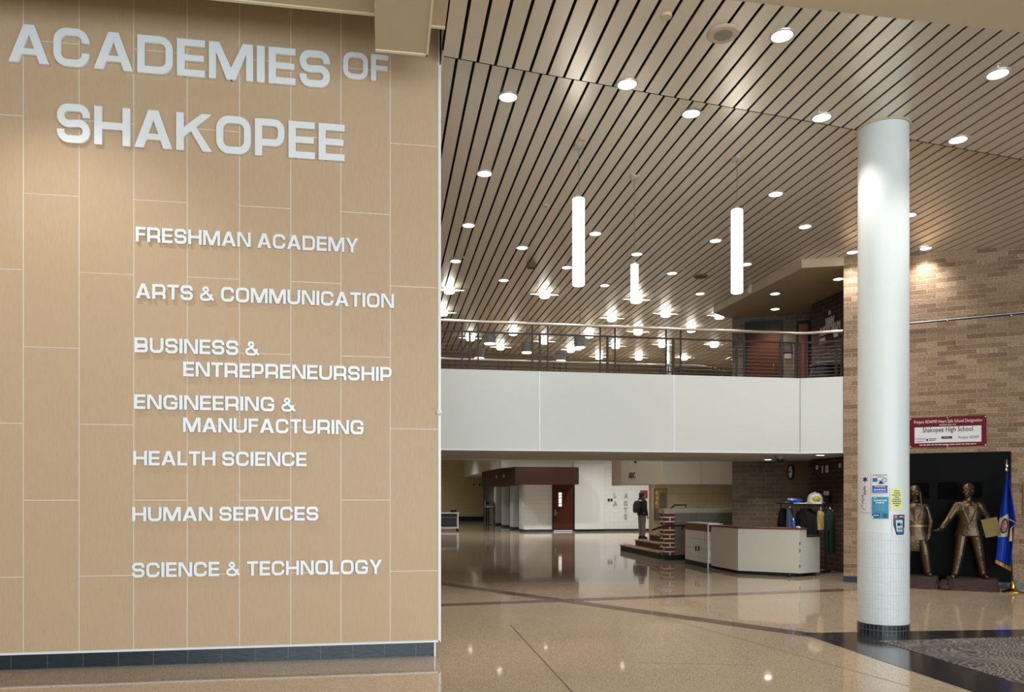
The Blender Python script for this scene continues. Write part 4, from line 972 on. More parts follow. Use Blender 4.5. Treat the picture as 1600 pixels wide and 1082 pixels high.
sd = Vector((A_.x - L_.x, 20.35 - L_.y)).normalized(); sn = (sd.y, -sd.x, 0)
ad = on_plane(987.5, 747.5, (A_.x + sn[0] * .01, 20.35 + sn[1] * .01, 0), sn)
ad_r = E('wall_lettering', 'small dark letters ADC on the cream soffit block above the stairs', 'lettering', ad)
b = text_mb('ADC', .24, .01, 'CENTER', .002); b.v = [(x * .6, y, z) for x, y, z in b.v]; b.xform(frame(ad, sd)); part('lettering', b, mat('brown_grey_letter', (84, 76, 66), .6), ad_r)
q = on_plane(993.5, 721.5, (A_.x, 20.35, 0), sn); solo('wall_sensor', MB().ellip(q, (.05, .05, .05)), M_BLACK, 'small dark sensor dot high on the cream soffit block', 'sensor', True)
# red framed picture behind the person's head
q0_, q1_ = on_y(1000.5, 778.5, 33.77), on_y(1011.5, 767, 33.77)
pc = E('picture', 'small red framed picture on the far white wall behind the standing person', 'picture', (q0_.x, 33.77, q0_.z))
part('frame', MB().box((q0_.x, 33.75, q0_.z), (q1_.x, 33.8, q1_.z)), mat('dark_red_frame', (120, 34, 28), 0.5), pc); part('image', MB().box((q0_.x + .05, 33.745, q0_.z + .05), (q1_.x - .05, 33.75, q1_.z - .05)), mat('red_dark_image', (150, 60, 44), 0.5, var=.9, vscale=9), pc)

# ---- person by the stairs
pq = on_z(1003, 842, 0)
P = E('person', 'person standing by the stairs in black jacket and grey trousers with a backpack', 'person', (pq.x, pq.y, 0), rz=math.radians(112))
def head(mb, c, r=0.1, face=(0, -1, 0), k=1.0):
    """skull, jaw, nose, brow, ears and neck stub; face points to `face`"""
    f = Vector(face).normalized(); sd_ = Vector((0, 0, 1)).cross(f); u = Vector((0, 0, 1)); c = Vector(c)
    R = Matrix((sd_, f, u)).transposed()
    mb.ellip(c + u * .03 * k, (r * .80, r * .98, r * .98), 16, 10, R)
    mb.ellip(c - u * .045 * k + f * .018 * k, (r * .62, r * .78, r * .82), 14, 9, R)
    mb.ellip(c - u * .10 * k + f * .045 * k, (r * .36, r * .40, r * .32), 10, 7, R)
    mb.capsule(c + f * .092 * k + u * .02 * k, c + f * .118 * k - u * .028 * k, .012 * k, .019 * k, 8)
    for s in (-1, 1):
        mb.ellip(c + sd_ * s * r * .82 - u * .01, (.012 * k, .022 * k, .034 * k), 8, 6, R)
        mb.ellip(c + sd_ * s * .034 * k + f * .084 * k + u * .038 * k, (.030 * k, .014 * k, .010 * k), 8, 6, R)
        mb.ellip(c + sd_ * s * .034 * k + f * .086 * k + u * .012 * k, (.014 * k, .010 * k, .008 * k), 8, 6, R)
        mb.ellip(c + sd_ * s * .045 * k + f * .07 * k - u * .025 * k, (.022 * k, .02 * k, .02 * k), 8, 6, R)
    mb.ellip(c + f * .098 * k - u * .058 * k, (.026 * k, .012 * k, .007 * k), 8, 6, R); mb.ellip(c + f * .096 * k - u * .072 * k, (.022 * k, .012 * k, .008 * k), 8, 6, R)
def hand(mb, w, d, side, k=1.0, curl=0.35):
    """palm, thumb and four bent fingers from wrist w pointing along d; side = thumb direction"""
    w = Vector(w); d = Vector(d).normalized(); sd_ = Vector(side).normalized(); n = d.cross(sd_).normalized()
    mb.capsule(w, w + d * .055 * k, .026 * k, .034 * k, 10); mb.capsule(w + d * .04 * k + sd_ * .018 * k, w + d * .075 * k - sd_ * .018 * k, .022 * k, .022 * k, 8)
    for i, L in enumerate((.072, .082, .076, .06)):
        o = w + d * .085 * k + sd_ * (.030 - .020 * i) * k; m = o + (d * (1 - curl * .4) + n * curl * .6) * L * .5 * k; e = m + (d * (1 - curl) + n * curl) * L * .55 * k
        mb.capsule(o, m, .0105 * k, .0095 * k, 8); mb.capsule(m, e, .0095 * k, .0075 * k, 8)
    o = w + d * .025 * k + sd_ * .028 * k; m = o + (d * .6 + sd_ * .8) * .035 * k; mb.capsule(o, m, .014 * k, .012 * k, 8); mb.capsule(m, m + (d + sd_ * .25) * .032 * k, .012 * k, .009 * k, 8)
bd = MB()
head(bd, (0, -.01, 1.60)); bd.capsule((0, .01, 1.42), (0, 0, 1.56), .058, .055)
bd.capsule((0, .01, 1.02), (0, .02, 1.36), .145, .15); bd.capsule((-.15, .01, 1.37), (.15, .01, 1.37), .07, .07); bd.capsule((-.08, 0, .95), (.08, 0, .95), .12, .12)
for s in (-1, 1):
    bd.capsule((s * .19, .01, 1.36), (s * .24, .03, 1.10), .058, .046); bd.capsule((s * .24, .03, 1.10), (s * .22, -.06, .88), .045, .033); hand(bd, (s * .22, -.07, .86), (0, -.15, -1), (0, -1, 0))
    bd.capsule((s * .09, 0, .92), (s * .11, -.02 * s, .50), .088, .06); bd.capsule((s * .11, -.02 * s, .50), (s * .12, .03 * -s, .09), .06, .042); bd.capsule((s * .12, -.03 * s + .02, .045), (s * .13, -.03 * s - .15, .035), .042, .036)
me = body_mesh('body', bd, mat('skin', (196, 150, 124), 0.5), 0.012, 4)
link('body', me, P)
j = MB(); j.loft([(0, .01, .86, .195, .14), (0, .01, 1.0, .19, .145), (0, .015, 1.2, .215, .155), (0, .015, 1.34, .22, .14), (0, .01, 1.43, .15, .115), (0, .005, 1.49, .085, .085)], 24); j.capsule((-.15, .01, 1.38), (.15, .01, 1.38), .085, .085); j.ellip((0, .06, 1.47), (.115, .085, .075)); j.ellip((0, -.03, 1.46), (.10, .08, .06))
for s in (-1, 1): j.capsule((s * .19, .01, 1.37), (s * .245, .03, 1.10), .075, .062); j.capsule((s * .245, .03, 1.10), (s * .222, -.06, .89), .06, .046)
link('jacket', body_mesh('jacket', j, mat('black_jacket', (22, 22, 24), 0.8), .014, 4), P)
t_ = MB(); t_.loft([(0, 0, .84, .17, .135), (0, 0, .98, .175, .135)], 20)
for s in (-1, 1): t_.capsule((s * .09, 0, .90), (s * .11, -.02 * s, .50), .10, .078); t_.capsule((s * .11, -.02 * s, .50), (s * .12, -.03 * s, .13), .078, .062)
link('trousers', body_mesh('trousers', t_, mat('grey_trousers', (120, 116, 112), 0.85), .014, 4), P)
for s in (-1, 1): part('shoe', MB().loft([(s * .125, -.05 - .03 * s, 0, .05, .14, .8), (s * .125, -.05 - .03 * s, .04, .05, .14, .8), (s * .122, -.0 - .03 * s, .09, .045, .08)], 18), mat('black_shoe', (26, 26, 28), 0.6), P, True, world=False)
hr_ = MB(); hr_.ellip((0, .015, 1.645), (.098, .112, .105)); hr_.ellip((0, .05, 1.59), (.09, .075, .10)); link('hair', body_mesh('hair', hr_, mat('dark_hair', (36, 26, 20), 0.6), .012, 3), P)
bp = MB(); bp.loft([(0, .24, .96, .13, .09, .6), (0, .25, 1.05, .15, .11, .6), (0, .25, 1.25, .15, .10, .6), (0, .22, 1.40, .11, .07, .7)], 22); bpk = part('backpack', bp, mat('dark_backpack', (30, 31, 36), 0.75), P, True, world=False)
for s in (-1, 1): part('strap', MB().tube([(s * .10, .16, 1.36), (s * .12, .02, 1.45), (s * .13, -.13, 1.30), (s * .15, -.08, 1.08)], .016, 8), M_BLACK, bpk, True, world=False)

# ---- cart, table with printer by the back wall
q = on_z(716, 829.5, 0)
ct = E('utility_cart', 'low metal utility cart with dark bins beside the lettering wall edge', 'cart', (q.x - .9, q.y, 0))
part('top_tray', MB().box((-.9, -.3, .78), (.92, .35, .84)), mat('light_metal', (180, 178, 170), .4, metal=.3), ct, world=False); part('shelf', MB().box((-.9, -.3, .60), (.9, .35, .64)), M_GREYPAINT, ct, world=False); part('bottom_shelf', MB().box((-.9, -.3, .10), (.9, .35, .18)), mat('light_metal', (180, 178, 170), .4), ct, world=False)
for x in (-.86, .86):
    for y in (-.28, .32): lg_ = part('leg', MB().box((x - .025, y - .025, .09), (x + .025, y + .025, .8)), M_ALU, ct, world=False); part('wheel', MB().tube([(x - .025, y, .05), (x + .025, y, .05)], .05, 12), M_BLACK, lg_, True, world=False)
part('bin', MB().box((-.8, -.28, .19), (.80, .3, .58)), M_DARKGREY, ct, world=False); part('drawer', MB().box((-.8, -.29, .65), (.8, .3, .77)), M_BLACK, ct, world=False)
q2_ = E('small_printer', 'small dark box-shaped machine standing on the utility cart', 'machine', (q.x - .22, q.y, .84))
part('body', MB().loft([(0, 0, 0, .13, .12, .5), (0, 0, .13, .13, .12, .5)], 20), M_BLACK, q2_, world=False); part('lid', MB().loft([(0, 0, .13, .13, .12, .5), (0, 0, .165, .12, .11, .5)], 20), M_GREYPAINT, q2_, world=False)
q = on_z(766, 820.5, 0)
tb = E('high_table', 'high black-legged table holding a printer beside the walnut canopy block', 'table', (q.x, q.y, 0))
part('table_top', MB().box((-.32, -.35, .92), (.22, .35, .96)), M_DARKGREY, tb, world=False)
for x in (-.25, -.06, .17): part('leg', MB().tube([(x, -.3 if x != -.06 else .25, .02), (x, -.3 if x != -.06 else .25, .93)], .03, 8), M_BLACK, tb, world=False)
part('foot', MB().box((-.42, -.34, 0), (.06, -.24, .03)), M_BLACK, tb, world=False)
pr = E('printer', 'pale office printer with a paper tray on the high black table', 'printer', (q.x, q.y, .96))
part('body', MB().box((-.28, -.2, 0), (.20, .3, .34)), mat('taupe_plastic', (134, 130, 118), .5), pr, world=False); part('paper_tray', MB().loft([(-.04, -.22, .01, .22, .12, .6), (-.04, -.2, .1, .12, .06, .6)], 16), M_WHITEPAINT, pr, world=False); part('control_panel', MB().box((-.27, -.215, .16), (-.1, -.2, .32)), M_BLACK, pr, world=False)
for i, px in enumerate((740.5, 749.5)):
    q = on_y(px, 757.5, 49.98); solo('wall_hook', MB().box((q.x - .04, 49.94, q.z - .07), (q.x + .04, 50.0, q.z + .07)), M_BLACK, 'tiny dark hook on the far tan wall, %s' % ('farther from the walnut canopy' if i == 0 else 'nearer the walnut canopy'), 'hook', group='hooks on the far tan wall')
for i, px in enumerate((777, 787)):
    t0 = 0.35 + .28 * i; x = 5.5 - .5 * t0; y = 32.6 + 4.6 * t0
    solo('canopy_light', MB().box((x - .10, y - .04, 2.42), (x - .02, y + .04, 2.56)), M_GREYPAINT, 'tiny metal fitting on the side of the walnut canopy, %s' % ('nearer the front corner' if i == 0 else 'nearer its far end'), 'fitting', group='fittings on the walnut canopy')

# ================================================================== ALCOVE WITH THE COAT RACK
RD = 16.35
def rk(px, py, d=RD): return on_d(px, py, d)
s0, s1 = rk(1219, 786, 16.55), rk(1291, 786, 15.75); rdx = (Vector((s1.x - s0.x, s1.y - s0.y, 0))).normalized(); rny = Vector((rdx.y, -rdx.x, 0))
rc = (s0 + s1) / 2; rc.z = s0.z = (s0.z + s1.z) / 2; RZ = math.atan2(rdx.y, rdx.x); RLEN = (s1 - s0).length; SH = s0.z
rack = E('coat_rack', 'black metal coat rack with a top shelf standing behind the reception desk', 'coat rack', (rc.x, rc.y, 0), RZ)
part('shelf', MB().box((-RLEN / 2, -.16, SH - .03), (RLEN / 2, .16, SH)), M_DARKGREY, rack, world=False)
part('hanging_bar', MB().tube([(-RLEN / 2, 0, SH - .09), (RLEN / 2, 0, SH - .09)], .014, 10), M_GREYPAINT, rack, True, world=False)
for s in (-1, 1): part('upright', MB().tube([(s * (RLEN / 2 - .02), 0, .05), (s * (RLEN / 2 - .02), 0, SH)], .018, 10), M_BLACK, rack, True, world=False); part('foot', MB().box((s * (RLEN / 2 - .02) - .02, -.17, 0), (s * (RLEN / 2 - .02) + .02, .17, .05)), M_BLACK, rack, world=False)
part('shelf_edge', MB().tube([(-RLEN / 2 + .42, -.17, SH - .012), (RLEN / 2, -.17, SH - .012)], .011, 8), M_ALU, rack, True, world=False)
def rlx(px): return (on_plane(px, 800, rc, rny) - rc).dot(rdx)
def garment(name, label, cat, px0, px1, zt, zb, m, dep=.07, yo=0, sleeves=False, flare=1.0, legs=False, sub=None):
    x0, x1 = rlx(px0), rlx(px1); xc = (x0 + x1) / 2; w = (x1 - x0) / 2
    r = E(name, label, cat, (rc.x + rdx.x * xc - rny.x * -yo, rc.y + rdx.y * xc - rny.y * -yo, zb), RZ)
    H = zt - zb; b = MB(); n = 40; secs = []
    rnd = random.Random(px0)
    ph = [rnd.uniform(0, 6) for _ in range(3)]
    for k in range(9):
        f = k / 8; z = H * f; ww = w * (flare + (1 - flare) * f) * (1.0 if f < .86 else 1 - (f - .86) / .14 * .55)
        ring = []
        for i in range(n):
            a = 2 * math.pi * i / n; fold = 1 + (.16 * (1 - f) + .05) * math.sin(5 * a + ph[0]) * math.sin(2.3 * f + ph[1]) + .06 * math.sin(9 * a + ph[2] + 3 * f)
            ring.append((ww * math.cos(a) * (1 + .04 * math.sin(7 * f + a)), dep * math.sin(a) * fold, z))
        secs.append(ring)
    if legs:
        for s in (-1, 1):
            b2 = MB(); rr_ = []
            for k in range(8):
                f = k / 7; z = H * .55 * f
                rr_.append([(s * w * .48 * (1.1 - .1 * f) + w * .44 * math.cos(2 * math.pi * i / 20), dep * math.sin(2 * math.pi * i / 20) * (1 + .15 * math.sin(3 * f * 6 + i)), z) for i in range(20)])
            b2.rings(rr_); part('trouser_leg', b2, m, r, True, world=False)
        secs = [[(x, y, z) for x, y, z in ring] for ring in secs if ring[0][2] >= H * .5]
    b.rings(secs); part('cloth', b, m, r, True, world=False)
    part('hanger', MB().tube([(-w * .7, 0, H - .05), (0, 0, H + .01), (w * .7, 0, H - .05)], .008, 6).tube([(0, 0, H), (0, 0, SH - .09 - zb + .01)], .005, 6), M_CHROME, r, world=False)
    if sleeves:
        for s in (-1, 1): part('sleeve', MB().tube([(s * w * .75, 0, H * .93), (s * w * 1.02, -.02, H * .7), (s * w * 1.05, -.03, H * .35), (s * w * 1.0, -.03, H * .15)], [.05, .06, .055, .05], 14), m, r, True, world=False)
    return r
M_CL = mat('black_cloth', (13, 13, 15), .9, bump=.2, bscale=30)
garment('jacket', 'black jacket hanging at the left end of the coat rack', 'jacket', 1220, 1228, SH - .12, .45, M_CL, .09, 0, True)
garment('patterned_shirt', 'blue and white patterned shirt hanging on the coat rack over the desk', 'shirt', 1232, 1239, SH - .12, .78, mat('blue_white_print', (86, 100, 126), .8, var=.95, vscale=16), .10, .03)
garment('jacket', 'long black coat hanging in the middle of the coat rack under the helmet', 'coat', 1245, 1275, SH - .12, .25, M_CL, .12, 0, True)
g = garment('vest', 'shiny cream and gold vest hanging on the coat rack below the helmet', 'vest', 1281, 1288.5, SH - .16, .88, mat('cream_gold_cloth', (190, 170, 110), .45, var=.9, vscale=9, bump=.4), .11, .05)
garment('scrubs', 'dark green trousers and top hanging at the right of the coat rack', 'scrubs', 1290, 1304, SH - .12, .42, mat('dark_green_cloth', (10, 44, 36), .85, bump=.3, bscale=14), .08, 0, False, 1.0, True)
hq = rlx(1273.5)
he = E('helmet', 'white hard helmet with a yellow front panel on the coat rack shelf', 'helmet', (rc.x + rdx.x * hq, rc.y + rdx.y * hq, SH), RZ)
hb = MB(); hb.lathe([(.150, .0), (.155, .03), (.150, .10), (.125, .165), (.07, .205), (.015, .217)], n=28); part('shell', hb, mat('white_helmet', (214, 212, 200), .3), he, True, world=False)
part('brim', MB().lathe([(.148, .0), (.19, -.0), (.195, .012), (.15, .022)], n=28), mat('white_helmet', (214, 212, 200), .3), he, True, world=False)
part('front_panel', MB().ellip((.065, -.085, .075), (.09, .08, .07)), mat('yellow_panel', (170, 156, 66), .45, var=.9, vscale=16), he, True, world=False); part('ridge', MB().tube([(-.02, -.14, .05), (-.03, -.08, .18), (0, 0, .22), (0, .1, .18)], .01, 8), M_ALU, he, True, world=False)
bq = rlx(1243)
bx = E('folded_cap', 'folded bright blue cap lying on the coat rack shelf left of the helmet', 'cap', (rc.x + rdx.x * bq, rc.y + rdx.y * bq, SH), RZ)
part('crown', MB().loft([(0, 0, 0, .15, .10, .7), (0, 0, .05, .15, .10, .7), (.01, 0, .085, .11, .07, .8)], 20), mat('bright_blue', (40, 96, 200), .6), bx, True, world=False); part('visor', MB().loft([(-.16, -.02, .0, .07, .07), (-.16, -.02, .015, .065, .065)], 16), mat('pale_grey_cloth', (140, 140, 138), .7), bx, True, world=False); part('band', MB().loft([(-.10, -.0, .07, .08, .06), (-.1, 0, .095, .07, .05)], 16), mat('pale_grey_cloth', (140, 140, 138), .7), bx, True, world=False)
# clock and room number
aw = Vector((BD.x, BD.y, 0)); an = BN
cq = onb(1233, 738.5, .03)
ck = E('wall_clock', 'round black-rimmed white wall clock high on the cream alcove wall', 'clock', cq)
vx = Vector((cq.x, cq.y, 0)).normalized(); cn = Matrix.Rotation(math.radians(-69), 3, 'Z') @ (-vx)   # bracket clock, seen nearly edge on
M_ = frame(cq + Vector((-.04, -.16, 0)), (-cn.y, cn.x))
part('bracket', MB().box((cq.x - .05, cq.y - .10, cq.z - .02), (cq.x - .02, cq.y + .02, cq.z + .02)), M_BLACK, ck)
def clockring(r0, r1, z0, z1): return MB().rings([[tuple(M_ @ Vector((r * math.cos(a), r * math.sin(a), z))) for a in [2 * math.pi * k / 32 for k in range(32)]] for r, z in [(r0, z0), (r1, z0), (r1, z1), (r0, z1)]], cap=True)
part('rim', MB().rings([[tuple(M_ @ Vector((r * math.cos(a), r * math.sin(a), z))) for a in [2 * math.pi * k / 32 for k in range(32)]] for r, z in [(.17, -.02), (.17, .03), (.145, .03), (.14, .012)]], cap=False), M_BLACK, ck, True)
part('dial', MB().rings([[tuple(M_ @ Vector((r * math.cos(a), r * math.sin(a), z))) for a in [2 * math.pi * k / 32 for k in range(32)]] for r, z in [(.145, .0), (.145, .013)]]), M_WHITEPAINT, ck)
for ang, L in ((60, .07), (-40, .11)): part('hand', MB().box((-.007, -.01, .014), (.007, L, .018), M_ @ Matrix.Rotation(math.radians(ang), 4, 'Z')), M_BLACK, ck)
cq = on_side(1288.5, 739)
rn = E('room_number', 'pale room number 18 on the dark red brick alcove wall', 'number', cq); b = text_mb('1 8', .22, .008, 'CENTER', .006); b.xform(frame(cq, (0, -1, 0))); part('lettering', b, MT, rn)
for px, py, lab in ((1277, 731, 'farther from the brick corner'), (1313, 728, 'nearest the brick corner')):
    cq = on_side(px, py); solo('wall_fixture', MB().box((9.20, cq.y - .018, cq.z - .045), (9.23, cq.y + .018, cq.z + .045)), M_ALU, 'small pale fixture on the dark red alcove wall, ' + lab, 'fixture', group='small fixtures on the red alcove wall')
cq = on_side(1295, 772)
ph_ = E('wall_alarm', 'small pale two-lobed alarm light on the red brick behind the helmet', 'alarm', cq)
part('backplate', MB().box((9.19, cq.y - .05, cq.z - .16), (9.23, cq.y + .05, cq.z + .06)), M_BLACK, ph_)
for s in (-1, 1): part('lamp_head', MB().ellip((9.17, cq.y + s * .05, cq.z + .01), (.04, .035, .05)), M_WHITEPAINT, ph_, True)

# ================================================================== STATUES, NICHE PANEL, BANNER, FLAG
RW = math.atan2(DW.y, DW.x)
n0, n1 = onw(1388, 707), onw(1579.5, 706.5)
b = MB(); z1_ = onw(1500, 707.5).z
t0_ = (Vector(n0[:2]) - P0).dot(DW); t1_ = (Vector(n1[:2]) - P0).dot(DW)
gp_ = E('granite_backdrop', 'polished black granite panel on the brick wall behind the two bronze statues', 'stone panel', (P0.x + DW.x * t0_, P0.y + DW.y * t0_, 0), RW)
part('slab', MB().box((0, -.025, 0.112), (t1_ - t0_, 0.0, z1_)), M_GRANITE, gp_, world=False)
for k, (x0_, x1_, a0, a1) in enumerate([(1427, 1452, 755, 779), (1465, 1496, 754, 781), (1520, 1535, 754, 779)]):
    pa, pb = onw(x0_, a1, .03), onw(x1_, a0, .03); ta = (Vector(pa[:2]) - P0).dot(DW) - t0_; tb_ = (Vector(pb[:2]) - P0).dot(DW) - t0_
    part('engraved_square', MB().box((ta, -.031, pa.z), (tb_, -.024, pb.z)), mat('matte_black_inset', (4, 4, 4), .6, var=.2, spec=.03), gp_, world=False)
# bronze figures
def statue(label, px, foot_off, build):
    q = onw(px, 905, foot_off); r = E('bronze_statue', label, 'statue', (q.x, q.y, 0), RW)
    build(r); return r
PLZ = .205
def rock(r, x0, x1, y0, y1, z1, seed, name='plinth'):
    rnd = random.Random(seed); secs = []
    n = 36
    for f in (0, .15, .5, .85, 1.0):
        k = 1 - .05 * f; ring = []
        for i in range(n):
            a = 2 * math.pi * i / n; c, s = math.cos(a), math.sin(a); e = .35
            x = (x0 + x1) / 2 + (x1 - x0) / 2 * k * math.copysign(abs(c) ** e, c) + rnd.uniform(-.008, .008)
            y = (y0 + y1) / 2 + (y1 - y0) / 2 * k * math.copysign(abs(s) ** e, s) + rnd.uniform(-.008, .008)
            ring.append((x, y, z1 * f + (rnd.uniform(-.006, .006) if 0 < f < 1 else 0)))
        secs.append(ring)
    return part(name, MB().rings(secs), M_ROCK, r, world=False)
def left_fig(r):
    rock(r, -.42, .34, -.26, .22, PLZ, 3)
    z = PLZ; b = MB()
    head(b, (-.03, -.02, z + 1.42), .092, (.12, -1, -.05), .92); b.capsule((-.01, 0, z + 1.20), (-.02, -.01, z + 1.36), .062, .058)
    b.capsule((-.03, 0, z + .78), (-.02, 0, z + 1.12), .145, .16); b.capsule((-.15, 0, z + 1.17), (.12, 0, z + 1.17), .066, .066)
    for s, hx in ((-1, -.28), (1, .13)):
        b.capsule((-.015 + s * .16, 0, z + 1.16), (s * .215, .03, z + .92), .062, .052); e = (s * .215, .03, z + .92); w = (s * .185, -.06, z + .70)
        b.capsule(e, w, .055, .04); hand(b, w, (-s * .1, -.25, -1), (-s * .6, -.8, 0), 1.0, .5)
    for s, kx, fx in ((-1, -.15, -.19), (1, .13, .17)):
        b.capsule((-.02 + s * .09, 0, z + .72), (kx, -.03, z + .38), .10, .075); b.capsule((kx, -.03, z + .38), (fx, .01, z + .06), .08, .068); b.capsule((fx, .02, z + .035), (fx + s * .03, -.13, z + .03), .05, .04)
    link('figure', body_mesh('figure', b, M_BRONZE, .009, 3), r)
    c = MB(); c.loft([(-.02, 0, z + .60, .235, .16), (-.02, 0, z + .70, .215, .155), (-.02, 0, z + .84, .178, .145), (-.02, 0, z + .90, .185, .15), (-.015, 0, z + 1.08, .20, .15), (-.01, 0, z + 1.18, .175, .115), (-.01, 0, z + 1.25, .09, .08)], 28)
    tun = link('tunic', body_mesh('tunic', c, M_BRONZE, .01, 3), r)
    part('belt', MB().loft([(-.02, 0, z + .835, .192, .158), (-.02, 0, z + .87, .192, .158)], 28), mat('light_bronze', (146, 120, 84), .4, metal=.8), tun, True, world=False)
    part('loincloth', MB().loft([(-.07, -.09, z + .42, .12, .035, .6), (-.06, -.10, z + .55, .12, .06, .6), (-.05, -.08, z + .68, .12, .08, .7)], 18), M_BRONZE, r, True, world=False)
    h = MB(); h.ellip((-.03, .015, z + 1.465), (.096, .10, .09)); h.ellip((-.03, .05, z + 1.40), (.095, .07, .12))
    for s in (-1, 1): h.capsule((-.03 + s * .085, -.01, z + 1.42), (-.03 + s * .10, -.10, z + 1.20), .026, .018)
    link('braided_hair', body_mesh('braided_hair', h, M_BRONZE, .009, 2), r)
    for s in (-1, 1): part('lapel', MB().add([(s * .03 - .02, -.165, z + .92), (s * .09 - .02, -.16, z + .95), (s * .12 - .02, -.125, z + 1.20), (s * .05 - .02, -.11, z + 1.24), (s * .03 - .02, -.15, z + .92), (s * .09 - .02, -.14, z + .95), (s * .12 - .02, -.10, z + 1.20), (s * .05 - .02, -.08, z + 1.24)], [(0, 1, 2, 3), (7, 6, 5, 4), (0, 4, 5, 1), (1, 5, 6, 2), (2, 6, 7, 3), (3, 7, 4, 0)]), M_BRONZE, r, world=False)
def right_fig(r):
    rock(r, -.31, .46, -.26, .22, PLZ - .01, 5); z = PLZ - .012
    b = MB(); head(b, (.02, -.02, z + 1.47), .095, (-.55, -1, -.12), .95); b.capsule((.02, 0, z + 1.24), (.02, -.01, z + 1.41), .062, .058)
    b.capsule((.03, 0, z + .82), (.03, 0, z + 1.15), .135, .155); b.capsule((-.10, -.01, z + 1.22), (.155, .01, z + 1.22), .064, .064)
    b.capsule((-.135, -.01, z + 1.21), (-.26, -.08, z + .99), .056, .046); b.capsule((-.26, -.08, z + .99), (-.37, -.20, z + .84), .052, .036); hand(b, (-.375, -.21, z + .83), (-.75, -.35, -.45), (0, -.9, .4), 1.05, .55)
    b.capsule((.19, .01, z + 1.21), (.31, .06, z + 1.01), .056, .046); b.capsule((.31, .06, z + 1.01), (.30, -.10, z + .88), .052, .036); hand(b, (.30, -.11, z + .86), (.3, -.2, -1), (-.4, -1, 0), 1.0, .6)
    for s, hx, kx, ky, fx, fy in ((-1, -.06, -.11, -.06, -.17, -.06), (1, .12, .19, .02, .24, .06)):
        b.capsule((hx, 0, z + .76), (kx, ky, z + .40), .10, .072); b.capsule((kx, ky, z + .40), (fx, fy, z + .06), .074, .056); b.capsule((fx, fy, z + .035), (fx + s * .04, fy - .15, z + .03), .048, .038)
    link('figure', body_mesh('figure', b, M_BRONZE, .009, 3), r)
    c = MB(); c.loft([(.05, .02, z + .70, .235, .15), (.045, .015, z + .85, .19, .145), (.04, 0, z + .98, .175, .145), (.03, 0, z + 1.13, .19, .15), (.025, 0, z + 1.23, .165, .105), (.02, 0, z + 1.30, .075, .07)], 28)
    c.capsule((-.135, -.01, z + 1.21), (-.265, -.085, z + .985), .07, .056); c.capsule((-.265, -.085, z + .985), (-.355, -.185, z + .86), .055, .048); c.capsule((.19, .01, z + 1.21), (.315, .06, z + 1.0), .07, .056); c.capsule((.315, .06, z + 1.0), (.31, -.08, z + .90), .055, .048)
    link('frock_coat', body_mesh('frock_coat', c, M_BRONZE, .01, 2), r)
    for s in (-1, 1): part('lapel', MB().add([(.03 + s * .008, -.165, z + .90), (.03 + s * .06, -.165, z + 1.02), (.03 + s * .12, -.13, z + 1.22), (.03 + s * .045, -.105, z + 1.28), (.03 + s * .008, -.14, z + .90), (.03 + s * .06, -.14, z + 1.02), (.03 + s * .12, -.10, z + 1.22), (.03 + s * .045, -.07, z + 1.28)], [(0, 1, 2, 3), (7, 6, 5, 4), (0, 4, 5, 1), (1, 5, 6, 2), (2, 6, 7, 3), (3, 7, 4, 0)]), M_BRONZE, r, world=False)
    h = MB(); h.ellip((.028, .01, z + 1.515), (.094, .10, .082)); h.ellip((.04, .05, z + 1.46), (.088, .068, .10)); link('hair', body_mesh('hair', h, M_BRONZE, .009, 2), r)
    Mb = Matrix.Translation((.335, -.20, z + .86)) @ Matrix.Rotation(math.radians(-14), 4, 'Y') @ Matrix.Rotation(math.radians(-10), 4, 'Z')
    part('held_folder', MB().box((-.115, -.012, -.15), (.115, .012, .15), Mb), M_BRONZEL, r, world=False)
statue('bronze statue of a standing man in a belted tunic, half hidden by the white column', 1432, .34, left_fig)
statue('bronze statue of a striding man in a frock coat holding a flat folder', 1510, .34, right_fig)
q = onw(1476, 915, .42); rs = E('bronze_rock', 'low rough dark rock lying between the two statue plinths', 'rock', (q.x, q.y, 0), RW)
rnd = random.Random(11); b = MB(); b.ellip((0, 0, .05), (.105, .12, .10), 18, 10); b.v = [(x * (1 + rnd.uniform(-.12, .12)), y * (1 + rnd.uniform(-.12, .12)), max(0, z * (1 + rnd.uniform(-.15, .15)))) for x, y, z in b.v]; part('stone', b, M_ROCK, rs, world=False)
b = MB(); b.ellip((.0, -.14, .03), (.09, .07, .05), 14, 8); b.v = [(x, y, max(0, z)) for x, y, z in b.v]; part('small_stone', b, M_ROCK, rs, world=False)

# banner
bl_, tr_ = onw(1421.5, 699, .02), onw(1541.5, 649.5, .02); tb0 = (Vector(bl_[:2]) - P0).dot(DW); tb1 = (Vector(tr_[:2]) - P0).dot(DW)
bz0 = (onw(1421, 699.5).z + onw(1541, 697.5).z) / 2; bz1 = (onw(1421, 653.5).z + onw(1541, 649.5).z) / 2
BW, BH = tb1 - tb0, bz1 - bz0
bo = Vector((P0.x + DW.x * tb0 + NW.x * .004, P0.y + DW.y * tb0 + NW.y * .004, bz0))
bn = E('banner', 'maroon and white Heart Safe School banner on the brick wall above the statues', 'banner', bo, RW)
b = MB(); nx, ny = 24, 8
for sgn in (0, 1):
    pass
vs_ = []; fs_ = []
for yy in (0.0, -.006):
    for j_ in range(ny + 1):
        for i in range(nx + 1):
            u, v = i / nx, j_ / ny; vs_.append((u * BW, yy - .004 - .006 * (math.sin(9 * u + 3 * v) + 1) * .5 * min(1, 8 * u * (1 - u)), v * BH))
N_ = (nx + 1) * (ny + 1)
for j_ in range(ny):
    for i in range(nx):
        a = j_ * (nx + 1) + i; fs_ += [(a + N_, a + 1 + N_, a + nx + 2 + N_, a + nx + 1 + N_), (a, a + nx + 1, a + nx + 2, a + 1)]
